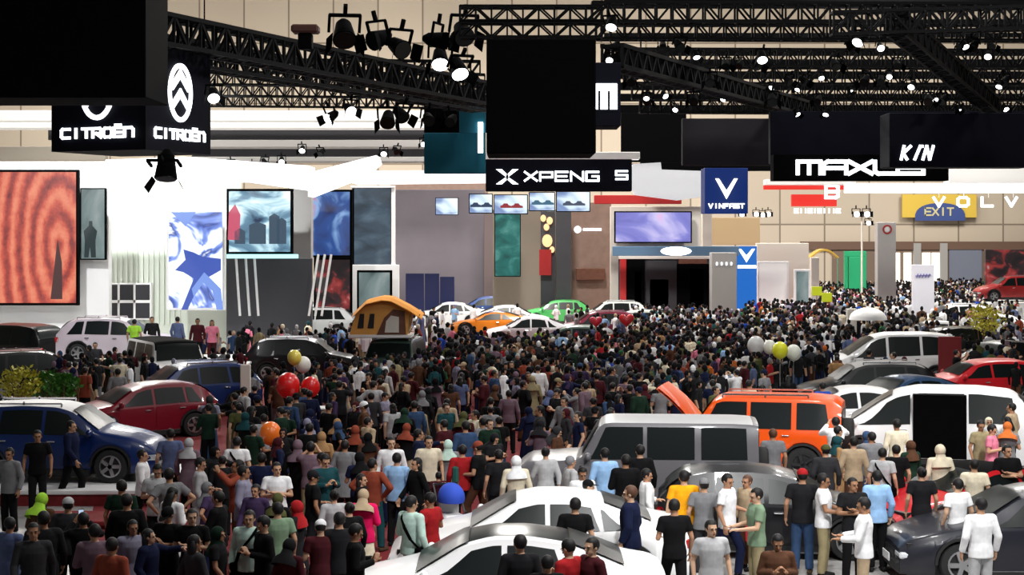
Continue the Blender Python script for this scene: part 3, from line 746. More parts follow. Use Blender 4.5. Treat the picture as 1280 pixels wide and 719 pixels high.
board('banner_box', 608, 745, 48, 192, 30, M['black'], 'large plain black hanging box between the spotlights and the cross-logo sign', 'banner box', 2.0)
g = board('hanging_sign', 700, 776, 78, 158, 44, M['navy'], 'dark navy hanging sign half hidden behind the large plain black box', 'sign', 1.5)
x, z = local(g, 743, 133, 44); x2, z2 = local(g, 767, 109, 44); lettering(g, 'M', x, x2, z, z2, -.01, .2)
# cross logo sign
D = 60.; g = board('hanging_sign', 607, 790, 199, 239, D, M['navy'], 'long dark hanging sign with glowing cross logo and five wide letters', 'sign', .8)
x, z = local(g, 656, 226, D); x2, z2 = local(g, 748, 215, D); lettering(g, 'XPENG', x, x2, z, z2, -.01, .075)
x, z = local(g, 634, 221, D); mb = MB(); s = .38
for sx in (-1, 1):
    slab_poly(mb, [(x + sx * .05, z), (x + sx * .42, z + .28), (x + sx * .2, z + .28), (x + sx * .02, z + .1), ][::sx], -.06, -.01)
    slab_poly(mb, [(x + sx * .05, z - .02), (x + sx * .42, z - .28), (x + sx * .2, z - .28), (x + sx * .02, z - .12)][::-sx], -.06, -.01)
mb.build('emblem', M['letter'], g)
x, z = local(g, 770, 224, D); x2, z2 = local(g, 784, 214, D); lettering(g, 'S', x, x2, z, z2, -.01, .07, name='small_logo')
# teal panels
board('fabric_banner', 530, 607, 166, 217, 64, M['teal'], 'plain teal hanging panel beside the long sign with cross logo', 'panel', .4)
g = board('fabric_banner', 574, 607, 127, 166, 63, M['teal'], 'narrow teal hanging panel standing above the wide plain teal panel', 'panel', .4)
mb = MB(); x, z = local(g, 600, 188, 63); mb.box(x - .08, x + .12, -.1, -.02, z - .1, z + 1.1); mb.build('light_strip', M['litwhite'], g)
# grey and navy fascias, right
board('fabric_banner', 853, 963, 148, 207, 70, principled('grey haze panel', (.038, .035, .04), .9, spec=.1), 'blank charcoal grey hanging panel behind the blue flag box', 'panel', .4)  # one even charcoal colour
board('fabric_banner', 963, 1290, 139, 205, 64, M['navy'], 'very long dark navy hanging fascia above the wide black lettered sign', 'panel', .5)
g = board('hanging_sign', 1112, 1290, 141, 209, 57, M['navy'], 'dark navy hanging sign with slanted three-letter logo overlapping the wider lettered sign', 'sign', 1.5)
x, z = local(g, 1125, 199, 57); x2, z2 = local(g, 1167, 183, 57); lettering(g, 'kiv', x, x2, z, z2, -.01, .1, gap=.05)
D = 61.; g = board('hanging_sign', 967, 1186, 193, 226, D, M['black'], 'wide black hanging sign with blocky white capitals partly covered at its end', 'sign', .8)
x, z = local(g, 997, 217, D); x2, z2 = local(g, 1154, 202, D); lettering(g, 'MAXUS', x, x2, z, z2, -.01, .15, gap=.13)
# blue flag boxes
D = 66.; g = board('flag_box', 881, 935, 210, 267, D, M['blueflag'], 'square blue flag box with white V emblem hanging above the aisle', 'sign', 1.4)
def vee(g, px, py, w, h, t, D, y=-.02):
    x, z = local(g, px, py, D); mb = MB()
    for s in (-1, 1): slab_poly(mb, [(x, z), (x + s * w, z + h), (x + s * (w - t * .55), z + h), (x + s * .0, z + t * 1.35)][::s], y - .04, y)
    mb.build('emblem', M['letter'], g)
vee(g, 908, 249, .46, .85, .26, D)
x, z = local(g, 886, 260, D); x2, z2 = local(g, 930, 255, D); lettering(g, 'VINFAST', x, x2, z, z2, -.01, .05, gap=.4)
D = 95.; g = board('flag_box', 921, 946, 308, 360, D, M['bluelit'], 'glowing bright blue upright lightbox with white V emblem behind the grey pillar', 'sign', .8)
vee(g, 933, 328, .5, .8, .3, D); x, z = local(g, 922, 333, D); mb = MB(); mb.box(x, x + 1.1, -.05, -.01, z - .12, z + .06); mb.build('white_band', M['letter'], g)

# ------------------------------------------------------------------ booths
def screen(px0, px1, py0, py1, D, m, label, name='video_screen', frame=None, cat='screen', th=.3, fw=.12):
    g = empty(name, (wx((px0 + px1) / 2, D), D, 0. if py1 >= 360 and D > 80 else wz(py1, D)), 0, label, cat)
    x0, x1, z0, z1 = wx(px0, D) - g.location.x, wx(px1, D) - g.location.x, 0, wz(py0, D) - g.location.z
    mb = MB(); mb.box(x0, x1, .02, th, z0, z1, .02); mb.build('casing', frame or M['black'], g)
    mb = MB(); mb.box(x0 + fw, x1 - fw, 0, .05, z0 + fw, z1 - fw); mb.build('screen', m, g)
    return g
M['rib'] = principled('ribbed white cladding', (.74, .80, .70), .6)
board('booth_wall', -60, 136, 202, 420, 76, M['white'], 'white booth wall carrying the big orange canyon picture', 'booth wall', .6)
board('booth_wall', -60, 132, 183, 201, 77, principled('olive grey board', (.12, .10, .075), .7), 'dull olive grey band on top of the white booth wall', 'fascia', .5)
gs = screen(-30, 98, 212, 382, 75, M['rock'], 'huge orange red canyon picture on the white booth wall')
def blob(name, parent, pts, y, m):
    mb = MB(); slab_poly(mb, pts, y - .02, y); return mb.build(name, m, parent)
x, z = local(gs, 70, 382, 75); blob('dark_gorge', gs, [(x - .25, z + .3), (x + .3, z + .3), (x + .28, z + 2.), (x + .08, z + 3.1), (x - .05, z + 2.)], -.01, glow('gorge shade', (.08, .02, .02), .7))
gs = screen(100, 132, 235, 325, 75.4, M['figurefilm'], 'small grey green poster screen with dark standing figure', fw=.06)
x, z = local(gs, 112, 322, 75.4); blob('dark_figure', gs, [(x - .25, z), (x - .05, z), (x + .02, z + .5), (x + .08, z), (x + .3, z), (x + .28, z + .8), (x + .36, z + 1.25), (x + .14, z + 1.5), (x + .13, z + 1.72), (x - .02, z + 1.72), (x - .03, z + 1.5), (x - .27, z + 1.25), (x - .22, z + .8)], -.01, glow('figure ink', (.01, .03, .035), .7))
g = board('booth_wall', 135, 300, 222, 405, 79, M['rib'], 'ribbed pale green white booth wall with small paned window', 'booth wall', .5)
mb = MB(); x0, z0 = local(g, 137, 405, 79); x1, _ = local(g, 225, 405, 79); z1 = g.location.z * 0 + wz(224, 79) - g.location.z; k = x0
while k < x1: mb.box(k, k + .12, -.1, 0, z0, z1); k += .26
mb.build('ribbing', M['rib'], g)
g = screen(137, 189, 354, 400, 78.6, M['slate'], 'small dark grey paned window in the ribbed booth wall', 'display_window', M['white'], 'window', .3, .08)
mb = MB(); x0, z0 = local(g, 137, 400, 78.6); x1, z1 = local(g, 189, 354, 78.6)
for f in (.22, .6): mb.box(x0 + (x1 - x0) * f - .05, x0 + (x1 - x0) * f + .05, -.04, .02, z0, z1)
mb.box(x0, x1, -.04, .02, (z0 + z1) / 2 - .07, (z0 + z1) / 2 + .07); mb.build('glazing_bars', M['white'], g)
gs = screen(208, 281, 262, 388, 77, M['ski'], 'tall white and blue snow sport picture beside the ribbed wall', frame=M['white'])
x, z = local(gs, 245, 330, 77)
blue = glow('blue skier ink', (.07, .13, .55), .9); blue2 = glow('pale blue ink', (.25, .4, .95), .9)
blob('blue_figure', gs, [(x - 1.0, z - .3), (x - .5, z + .2), (x - .6, z + .7), (x - .1, z + .55), (x + .3, z + .35), (x + 1.2, z + .25), (x + 1.2, z - .3), (x + .5, z - .7), (x + .2, z - .9), (x - .4, z - 2.2), (x - .7, z - 2.2), (x - .1, z - .7), (x - .6, z - .4)], -.01, blue)
blob('blue_arc', gs, [(x - .2, z - 1.2), (x + .4, z - .4), (x + 1.2, z - 1.2), (x + 1.3, z - 2.2), (x + 1.0, z - 2.2), (x + .8, z - 1.3), (x + .35, z - .9), (x - .1, z - 1.6)], -.02, blue2)
blob('blue_corner', gs, [(x - 1.2, z + 2.5), (x, z + 2.5), (x - .5, z + 1.8)], -.01, blue2)
# lit white canopy over the stage (a hanging light ceiling)
def canopy(pts, D0, depth, th, m, label, cat='light canopy', name='light_canopy'):
    # pts: pixels at depth D0 of the front edge line; a slab running back
    mb = MB(); a = [(wx(px, D0), wz(py, D0)) for px, py in pts]; cx = sum(p[0] for p in a) / len(a); cz = min(p[1] for p in a)
    g = empty(name, (cx, D0, cz), 0, label, cat); slab_poly(mb, [(x - cx, z - cz) for x, z in a], 0, depth); mb.build('slab', m, g); return g
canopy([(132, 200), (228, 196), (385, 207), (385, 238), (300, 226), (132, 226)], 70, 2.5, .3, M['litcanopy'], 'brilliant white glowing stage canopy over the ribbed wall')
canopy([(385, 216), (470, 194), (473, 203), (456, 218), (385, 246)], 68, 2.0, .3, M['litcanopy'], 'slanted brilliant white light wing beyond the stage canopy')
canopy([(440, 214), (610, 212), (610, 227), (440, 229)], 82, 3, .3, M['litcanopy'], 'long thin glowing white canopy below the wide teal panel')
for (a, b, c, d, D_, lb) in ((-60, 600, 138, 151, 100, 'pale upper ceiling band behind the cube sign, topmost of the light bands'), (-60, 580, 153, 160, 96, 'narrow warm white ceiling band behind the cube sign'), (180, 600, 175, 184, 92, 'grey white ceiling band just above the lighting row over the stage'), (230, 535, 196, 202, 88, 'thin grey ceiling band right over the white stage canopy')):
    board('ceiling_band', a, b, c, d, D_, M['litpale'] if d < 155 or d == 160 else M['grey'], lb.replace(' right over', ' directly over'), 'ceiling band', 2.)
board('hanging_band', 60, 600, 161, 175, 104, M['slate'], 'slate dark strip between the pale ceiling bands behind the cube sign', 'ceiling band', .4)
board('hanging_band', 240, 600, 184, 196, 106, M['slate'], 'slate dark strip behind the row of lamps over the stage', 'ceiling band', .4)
gs = screen(283, 366, 236, 318, 76, M['city'], 'bright pale showroom film screen over the dark alcove')
x, z = local(gs, 294, 300, 76)
blob('red_tower', gs, [(x - .35, z), (x + .2, z), (x + .25, z + 1.2), (x - .0, z + 1.7), (x - .3, z + 1.3)], -.01, glow('pink film ink', (.7, .12, .2), .9))
for i, (px, w, h) in enumerate(((300, .5, .6), (322, .8, .9), (343, .5, 1.3), (352, .45, 1.1))):
    x, z = local(gs, px, 305, 76); blob('dark_building', gs, [(x - w / 2, z), (x + w / 2, z), (x + w / 2, z + h), (x, z + h + .15), (x - w / 2, z + h)], -.01, glow('film shade %d' % i, (.06, .1, .15), .9))
board('light_edge', 283, 372, 318, 323, 75.6, M['cyanlit'], 'thin cyan light line under the bright showroom film screen', 'light line', .3)
board('alcove_wall', 283, 390, 323, 402, 78, M['darkgrey'], 'dark grey alcove wall below the bright showroom film screen', 'booth wall', .3)
for i, (px, dx) in enumerate(((300, 5), (312, 5), (323, 5), (386, 12), (394, 12), (402, 12))):
    D_ = 77.; mb = MB(); g = empty('leaning_bar', (wx(px, D_), D_, 1.0), 0, 'slim white leaning light bar, %s in the %s trio' % (('first', 'second', 'third')[i % 3], 'alcove' if i < 3 else 'column side'), 'light bar', 'white leaning bars')
    z1 = wz(323 if i < 3 else 318, D_) - 1.; z0 = wz(395, D_) - 1.
    mb.bar((0, 0, max(z0, -.9)), (wx(px + dx, D_) * -1 * (1 if i < 3 else -1) + wx(px, D_) * (1 if i < 3 else -1), 0, z1), .1); mb.build('bar', M['white'] if i < 3 else M['litpale'], g)
board('column', 366, 389, 232, 330, 80, M['grey'], 'light grey square booth column between the film screens', 'column', .8)
screen(388, 440, 237, 322, 84, M['bluefilm'], 'blue advertising film screen beside the light grey column')
screen(440, 491, 233, 338, 88, M['darkfilm'], 'dim blue grey film screen framed by a white goalpost')
g = board('goal_frame', 489, 494, 233, 336, 87.5, M['white'], 'white goalpost frame with floor beam around the dim film screen', 'frame', .2)
for q in ((438, 494, 232, 235), (436, 499, 331, 336)): board('crossbar', *q, 87.4, M['white'], parent=g, th=.2)
screen(392, 440, 322, 362, 86, M['redfilm'], 'dark red display with rows of small pictures under the blue film screen')
screen(446, 490, 338, 362, 86, M['figurefilm'], 'pale grey counter display under the white goalpost frame')
board('booth_wall', 492, 606, 237, 352, 110, M['midgrey'], 'wide blank purple grey booth wall', 'booth wall', .5)
board('booth_wall', 605, 618, 262, 350, 109, principled('dim mauve board', (.16, .12, .12), .7), 'narrow dull mauve booth wall strip beside the teal banner', 'booth wall', .5)
board('tan_backdrop', 488, 610, 229, 262, 125, M['brown'], 'tan timber band rising above the purple grey booth wall', 'booth wall', .5)
g = empty('hoarding', (wx(536, 98), 98, 0), 0, 'dark blue low hoarding in front of the purple grey wall', 'hoarding')
for k, (a, b) in enumerate(((507, 530), (531, 549), (550, 568))): board('hoarding_panel', a, b, 342 if k < 2 else 346, 390, 98, principled('hoarding blue %d' % k, (.012, .018, .09), .5), parent=g, th=.1)
gs = screen(544, 573, 247, 269, 92, M['ticker'], 'small hanging pair of car advertisement screens, first of the ticker row', fw=.04)
for i, (a, b, t, u, lb) in enumerate(((586, 616, 242, 267, 'white and pink car advertisement screen, second of the ticker row'), (617, 660, 243, 268, 'wide car advertisement screen in the middle of the ticker row'), (661, 694, 240, 264, 'pale blue car advertisement screen, fourth of the ticker row'), (695, 738, 239, 265, 'pale car advertisement screen at the end of the ticker row'))):
    gs = screen(a, b, t, u, 70 + i * .5, M['ticker'], lb, fw=.04)
    for px in ((a + b) / 2 - 6, (a + b) / 2 + 8):
        x, z = local(gs, px, u - 8, 70 + i * .5); blob('car_picture', gs, [(x - .25, z), (x + .25, z), (x + .25, z + .08), (x + .12, z + .12), (x + .06, z + .2), (x - .1, z + .2), (x - .16, z + .12), (x - .25, z + .1)], -.01, glow('ad ink %d%d' % (i, int(px)), ((.05, .08, .15), (.4, .05, .06), (.08, .2, .3), (.1, .12, .18))[i], .8))
gs = screen(618, 651, 265, 346, 100, M['tealbanner'], 'tall teal poster screen in the middle of the far booths', fw=.05)
g = board('booth_wall', 616, 696, 262, 352, 103, principled('taupe board', (.30, .25, .20), .7), 'taupe booth wall behind the red glowing niche', 'booth wall', .4)
g = board('display_niche', 676, 694, 264, 346, 100, M['darkgrey'], 'dark upright niche with stacked glowing lanterns and red showcase', 'display', .5)
for (px, py, s, m) in ((679, 273, .22, 'litwarm'), (687, 276, .24, 'litwarm'), (683, 284, .22, 'litwarm'), (684, 301, .4, 'litwarm'), (690, 312, .2, 'litwarm')):
    x, z = local(g, px, py, 100); mb = MB(); mb.ball((x, -.15, z), (s * .8, .12, s), 10, 8); mb.build('lantern', glow('lantern %d' % px, (1, .62, .3), 1.5), g, True)
x, z = local(g, 683, 344, 100); mb = MB(); mb.box(x - .45, x + .3, -.3, 0, z, z + 1.6); mb.build('showcase', M['red'], g)
board('column', 695, 714, 262, 350, 99, M['darkgrey'], 'tall charcoal column beside the red glowing niche', 'column', .8)
g = board('booth_wall', 714, 764, 253, 352, 101, M['brown'], 'pinkish tan booth wall with small white round logo', 'booth wall', .5)
x, z = local(g, 722, 287, 101); mb = MB(); mb.ball((x, -.03, z), (.22, .03, .22)); mb.box(x + .35, x + 1.5, -.05, 0, z - .08, z + .08); mb.build('logo', M['letter'], g)
x, z = local(g, 737, 350, 101); mb = MB(); mb.box(x - .85, x + .95, -.5, 0, z, z + .75, .03); mb.build('timber_counter', M['wood'], g)
board('red_fascia', 743, 852, 244, 255, 93, M['red'], 'long dark red fascia strip below the white angular canopy', 'fascia', .6)
g = board('film_booth', 763, 876, 258, 352, 96, M['warmwhite'], 'cream booth frame around the purple landscape screen', 'booth', .5)
screen(768, 865, 264, 304, 95.3, M['purplefilm'], 'wide purple and blue landscape screen in the cream booth', fw=.08)
g = board('display_recess', 773, 890, 320, 356, 94.9, M['darkgrey'], 'dark display recess with red end panels under the blue glowing fascia', 'display', .2)
for nm, q, m_ in (('lintel_panel', (773, 890, 320, 324), 'warmwhite'), ('red_panel', (775, 783, 324, 356), 'red'), ('black_panel', (783, 806, 324, 352), 'black'), ('red_panel', (793, 802, 340, 356), 'red'), ('grey_panel', (808, 846, 326, 348), 'slate'), ('red_panel', (848, 884, 324, 330), 'wood'), ('black_panel', (846, 888, 330, 352), 'black'), ('white_panel', (862, 880, 336, 342), 'white'), ('white_panel', (812, 836, 349, 356), 'white')): board(nm, *q, 94.8, M[m_], parent=g, th=.08)
g = board('light_fascia', 766, 924, 308, 320, 93.5, principled('steel blue fascia', (.12, .22, .35), .4), 'steel blue booth fascia with white glow in its middle', 'fascia', .5)
x, z = local(g, 845, 314, 93.5); mb = MB(); mb.ball((x, -.02, z), (.9, .05, .25)); mb.build('glow_lamp', M['litwhite'], g)
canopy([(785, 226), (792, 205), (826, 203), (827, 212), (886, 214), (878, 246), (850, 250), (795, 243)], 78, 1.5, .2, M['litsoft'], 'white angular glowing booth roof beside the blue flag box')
g = board('pillar', 890, 921, 316, 386, 88, M['grey'], 'plain grey square totem pillar in the crowd', 'pillar', 1.2)
x, z = local(g, 905, 331, 88); lettering(g, 'IIII', x - .5, x + .5, z, z + .1, -.01, .08)
g = board('column', 878, 890, 262, 320, 100, M['warmwhite'], 'slim cream booth column beside the flag box', 'column', .6)
board('booth_wall', 876, 950, 272, 306, 110, principled('ochre board', (.42, .31, .17), .7), 'ochre booth wall band behind the blue flag box', 'booth wall', .4)
board('booth_wall', 946, 1011, 304, 345, 105, M['warmwhite'], 'off-white trade booth wall near the golden canopy', 'booth wall', .6)
screen(947, 986, 327, 372, 100, M['litpale'], 'blank white projection screen near the blue lightbox', frame=M['white'])
screen(993, 1013, 337, 362, 99, M['figurefilm'], 'small white framed picture stand beside the blank projection screen', frame=M['white'])
board('ticket_machine', 1014, 1024, 322, 358, 101, M['warmwhite'], 'tall pale kiosk with dark round dots near the golden canopy', 'kiosk', .5)
g = empty('golden_canopy', (wx(1031, 120), 120, wz(322, 120)), 0, 'small golden arched tent roof beyond the crowd', 'canopy')
mb = MB(); n = 14; rg = []
for k in range(2): rg.append([((i / n - .5) * 2.2, k * 1.5, .65 * math.sin(PI * i / n)) for i in range(n + 1)] + [((i / n - .5) * 2.0, k * 1.5, .55 * math.sin(PI * i / n) - .05) for i in range(n, -1, -1)])
mb.rings(rg); mb.build('roof', principled('gold cloth', (.6, .38, .06), .5), g)
for sx in (-1, 1): mb = MB(); mb.bar((sx, .1, .05), (sx, .1, -wz(322, 120)), .08); mb.build('post', M['chrome'], g)
g = empty('green_booth', (wx(1068, 118), 118, 0), 0, 'small bright green booth frame beside the tall grey totem', 'booth')
gg = principled('bright green board', (.02, .42, .18), .5)
for nm, q in (('header', (1056, 1083, 314, 321)), ('post', (1056, 1060, 320, 362)), ('post', (1078, 1083, 320, 362)), ('back_panel', (1061, 1077, 321, 340))): board(nm, *q, 118, gg, parent=g, th=.4)
g = board('totem', 1097, 1120, 278, 348, 102, principled('totem grey', (.5, .49, .48), .6), 'tall light grey totem with round red and white logo', 'totem', .8)
x, z = local(g, 1109, 287, 102); ring_shape(g, x, z, .3, .3, .09, -.01, M['red']); mb = MB(); mb.ball((x, -.02, z), (.18, .03, .18)); mb.build('logo_centre', M['white'], g)
g = board('totem', 1141, 1168, 331, 372, 92, principled('totem white', (.72, .72, .8), .6), 'white sign totem with blue grey script behind the parked cars', 'totem', .3)
x, z = local(g, 1154, 345, 92); mb = MB(); 
for k in range(5): mb.bar((x - .4 + k * .17, -.02, z - .1), (x - .3 + k * .17, -.02, z + .12), .05)
mb.bar((x - .45, -.02, z), (x + .45, -.02, z + .05), .05); mb.build('script', principled('violet ink', (.2, .18, .45), .6), g)
# red letter sign
D = 120.; g = board('red_fascia', 955, 1062, 231, 237, D, M['redlit'], 'thin red light strip above the red lettered booth sign', 'fascia', .4)
g = board('booth_sign', 990, 1046, 243, 258, D - 1, M['redlit'], 'red illuminated booth sign with a white capital letter above', 'sign', .5)
x, z = local(g, 1032, 247, D - 1); lettering(g, 'B', x, x + .9, z, z + .9, -.1, .24)
x, z = local(g, 993, 266, D - 1); lettering(g, 'EIIEIEIIIE', x, x + 3.4, z, z + .28, -.02, .1, name='small_lettering', gap=.3)
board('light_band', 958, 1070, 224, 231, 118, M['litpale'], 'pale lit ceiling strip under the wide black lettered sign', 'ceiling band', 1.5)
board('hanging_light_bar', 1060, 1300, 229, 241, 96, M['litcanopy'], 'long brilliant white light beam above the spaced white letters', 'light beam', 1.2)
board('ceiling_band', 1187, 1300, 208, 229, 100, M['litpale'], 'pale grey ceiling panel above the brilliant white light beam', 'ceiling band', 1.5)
g = empty('letter_sign', (wx(1220, 92), 92, wz(258, 92)), 0, 'row of widely spaced white capital letters hanging under the light beam', 'sign')
for k, ch in enumerate('VOLVO'): lettering(g, ch, wx(1167 + k * 30.2, 92) - g.location.x, wx(1180 + k * 30.2, 92) - g.location.x, .02, .5, 0, .15, name='letter')
for k in range(5): mb = MB(); mb.bar((wx(1174 + k * 31, 92) - g.location.x, .05, .5), (wx(1174 + k * 31, 92) - g.location.x, .05, 1.1), .03); mb.build('hanger', M['white'], g)
D = WD - 1.; g = board('exit_sign', 1128, 1221, 243, 272, D, principled('yellow board', (.62, .43, .05), .6), 'big yellow and blue EXIT board on the far wall', 'sign', .4)
x, z = local(g, 1175, 276, D); mb = MB(); pts = [(x - 2.7, z), (x + 2.7, z)] + [(x + 2.7 * math.cos(PI * i / 16) , z + 1.9 * math.sin(PI * i / 16) ** .6) for i in range(1, 16)] ; slab_poly(mb, pts, -.12, -.01); mb.build('blue_arch', principled('blue board', (.03, .06, .22), .6), g)
x, z = local(g, 1156, 269, D); lettering(g, 'EXIT', x, x + 3.0, z, z + .75, -.14, .17, principled('exit ink', (.55, .5, .28), .6), .3)
# white strips above the centre
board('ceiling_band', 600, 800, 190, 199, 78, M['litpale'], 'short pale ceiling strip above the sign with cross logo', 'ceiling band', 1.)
# raised car display far at the edge
board('wall_screen', 1232, 1290, 312, 362, 108, M['redfilm'], 'dark red film wall at the far edge behind the parked cars', 'screen', .4)

# ------------------------------------------------------------------ trusses
def truss(name, p0, p1, w, h, bay, label, t=.05, group=None):
    p0 = Vector(p0); p1 = Vector(p1); d = p1 - p0; L = d.length; d.normalize(); s = d.cross(Vector((0, 0, 1))).normalized() * w / 2; u = Vector((0, 0, h / 2))
    g = empty(name, p0, 0, label, 'truss', group); mb = MB(); n = max(2, round(L / bay)); cor = [s + u, s - u, -s - u, -s + u]
    for c in cor: mb.bar(c, c + d * L, t)
    mb.build('chord', M['truss'], g); mb = MB()
    for i in range(n + 1):
        q = d * (L * i / n)
        for k in range(4): mb.bar(q + cor[k], q + cor[(k + 1) % 4], t * .7)
        if i < n:
            q2 = d * (L * (i + 1) / n); fl = i % 2
            for a, b in ((0, 1), (3, 2), (0, 3), (1, 2)): mb.bar(q + cor[a if fl else b], q2 + cor[b if fl else a], t * .7)
    mb.build('bracing', M['truss'], g); return g
def T3(px, py, D): return (wx(px, D), D, wz(py, D))
truss('hanging_truss', T3(150, 28, 39), T3(620, 121, 58), .7, .75, .55, 'long black truss slanting down from the plain black box over the stage', .11)
truss('hanging_truss', T3(176, 58, 44), T3(600, 128, 62), .7, .7, .55, 'black truss just below and parallel to the long slanting one', .1)
for i, (a, b, y, D_) in enumerate(((238, 600, 82, 62), (238, 606, 98, 67), (236, 606, 113, 72), (236, 606, 126, 77))):
    truss('hanging_truss', T3(a, y, D_), T3(b, y + 3, D_), .5, .5, .36, 'level black truss over the stage, %s of a stack of four' % ('topmost', 'second', 'third', 'lowest')[i], .075)
for i, y in enumerate((18, 38)): truss('hanging_truss', T3(575, y, 33), T3(752, y, 33), .4, .3, .33, 'short level black truss %s above the large plain black box' % ('high', 'directly')[i], .05)
for i, (a, b, y, D_, h, lb) in enumerate(((740, 1300, 16, 50, .6, 'topmost level black truss over the far hall'), (745, 1300, 38, 55, .6, 'second level black truss from the top over the far hall'), (760, 1300, 72, 66, .7, 'level black truss just under the beige wall strip'), (780, 1300, 94, 70, .7, 'fourth level black truss over the far hall'), (790, 1300, 114, 74, .7, 'fifth level black truss over the far hall'), (800, 1300, 132, 78, .7, 'lowest level black truss above the grey hanging panel'))):
    truss('hanging_truss', T3(a, y, D_), T3(b, y + 2, D_), .6, h, .5, lb, .085)
truss('hanging_truss', T3(765, 70, 46), T3(1010, 138, 74), .6, .6, .5, 'black truss sloping down beside the plain black box', .12)
truss('hanging_truss', T3(1120, 30, 44), T3(1240, 132, 60), .5, .55, .5, 'black truss sloping down near the edge of the hall', .09)
truss('hanging_truss', T3(1040, 30, 44), T3(1300, 22, 44), .5, .6, .5, 'black truss high over the far corner lamps', .08)
dk = principled('added dark sheet', (.0015, .0015, .0018), .95, spec=.05)  # black sheets added for the dark behind the rigging; gaps between make glints
od = ('topmost', 'second', 'third', 'fourth', 'fifth', 'lowest')
for (a, b, c, d, D_, lb) in [(770, 1300, (63, 74, 89, 103, 117, 131)[k], (70, 85, 99, 113, 127, 142)[k], 92, 'wide black drape strip behind the far rigging, %s of six' % od[k]) for k in range(6)] + [(755, 1300, -30, 11, 110, 'black drape strip right at the top edge above the far rigging'.replace('right ', '')), (755, 1300, 24, 34, 110, 'black drape strip second from the top edge'), (755, 1300, 41, 47, 110, 'thin black drape strip just above the open beige wall strip'), (530, 610, 118, 166, 74, 'small black drape behind the teal panels'), (776, 858, 141, 203, 90, 'black drape between the plain black box and grey hanging panel'), (800, 1060, 203, 214, 94, 'thin black drape above the white angular canopy')]:
    g = board('darkening', a, b, c, d, D_, dk, lb, 'darkening', .05)
# lamps -------------------------------------------------------------
def make_par(lit):
    g = empty('spotlight', (0, 0, 0)); mb = MB()
    mb.cone((0, -.16, 0), (0, .14, 0), .15, .1, 16); mb.cone((0, .14, 0), (0, .22, 0), .1, .05, 12); mb.build('housing', M['black'], g, True, 40)
    mb = MB(); mb.cone((0, -.175, 0), (0, -.15, 0), .135, .135, 16); mb.build('lens', M['litwhite'] if lit else M['glass'], g)
    mb = MB(); mb.bar((-.19, 0, 0), (-.19, 0, .26), .035); mb.bar((.19, 0, 0), (.19, 0, .26), .035); mb.bar((-.2, 0, .26), (.2, 0, .26), .035); mb.bar((0, 0, .26), (0, 0, .42), .05); mb.build('yoke', M['black'], g)
    for s in (-1, 1): mb = MB(); mb.add([(s * .15, -.16, -.12), (s * .15, -.16, .12), (s * .24, -.32, .14), (s * .24, -.32, -.14)], [(0, 1, 2, 3), (3, 2, 1, 0)]); mb.build('barn_door', M['black'], g)
    return g
PARS = {True: None, False: None}
def par(px, py, D, lit, sc=1., rz=0, rx=-30, label='x', group=None):
    if PARS[lit] is None: PARS[lit] = o = make_par(lit)
    else: o = copy_tree(PARS[lit])
    o.location = T3(px, py, D); o.scale = (sc,) * 3; o.rotation_euler = (R(-rx), 0, R(rz)); tag(o, label, 'stage light', group)
    return o
big = [(430, 40, 38, False, 1.9, 10, -45, 'large open-faced stage light at the head of the row under the beige wall'), (475, 48, 38, False, 1.6, -40, -20, 'large dark stage light, second in the row under the beige wall'), (497, 58, 38, False, 1.6, 35, -25, 'large dark stage light tipped towards the big plain black box'), (545, 50, 38, False, 1.5, 70, -10, 'stage light turned sideways in the middle of the high row'), (550, 72, 39, True, 1.5, 5, -50, 'lit stage light hanging under the sideways one in the high row'), (572, 84, 39, True, 1.5, 25, -50, 'lit stage light lowest in the high row'), (578, 40, 38, False, 1.7, 15, -35, 'stage light at the end of the high row beside the black box'),
       (266, 118, 41, True, 1.1, 20, -40, 'lit stage light beside the cube sign below the truss'), (415, 145, 46, True, 1.1, -40, -30, 'lit stage light below the four level trusses, one of a pair'), (436, 136, 46, True, 1.1, 30, -30, 'lit stage light slightly above its partner below the level trusses'), (485, 148, 46, False, 1.5, 0, -40, 'bulky dark stage light below the end of the level trusses'), (500, 142, 47, False, 1.4, 40, -40, 'bulky dark stage light beside its twin below the level trusses'), (535, 148, 50, False, 1.3, 15, -30, 'dark stage light just above the wide teal panel'), (565, 150, 50, False, 1.2, -25, -30, 'small dark stage light touching the teal panels'), (208, 208, 39, False, 1.9, 0, -75, 'big dark stage lamp hanging below the cube sign')]
for a in big: par(*a[:7], label=a[7])
words_x = lambda px: ('over the flag box' if px < 940 else 'over the blocky letters' if px < 1110 else 'over the slanted logo' if px < 1190 else 'at the far corner')
far_l = [(765, 28, 46), (870, 68, 50), (952, 70, 50), (1075, 48, 46), (966, 107, 60), (998, 109, 60), (874, 110, 60), (917, 113, 60), (825, 96, 52), (1026, 95, 58), (1061, 111, 60), (995, 140, 56), (1033, 140, 56), (1112, 94, 58), (1140, 106, 50), (1168, 122, 58), (1214, 120, 58), (1250, 105, 52), (1256, 134, 58), (1235, 68, 48), (808, 120, 55), (830, 118, 56), (845, 135, 62), (1100, 58, 46), (1205, 55, 46), (1196, 135, 56), (762, 73, 46), (905, 122, 64)]
vert = lambda py: ('near the top edge' if py < 60 else 'high up' if py < 90 else 'half way up the rigging' if py < 116 else 'low in the rigging')
seen = {}
for i, (px, py, D_) in enumerate(far_l):
    base = 'small lit spotlight %s %s' % (vert(py), words_x(px)); k = seen.get(base, 0); seen[base] = k + 1
    lb = base if k == 0 else base + ', ' + ('beside its twin', 'third in its cluster', 'fourth in its cluster', 'fifth in its cluster')[min(k - 1, 3)]
    par(px, py, D_, True, 1.15 if i in (0, 2, 3) else .75, random.uniform(-50, 50), random.uniform(-62, -30), lb, 'spotlights in the dark rigging')
seen = {}
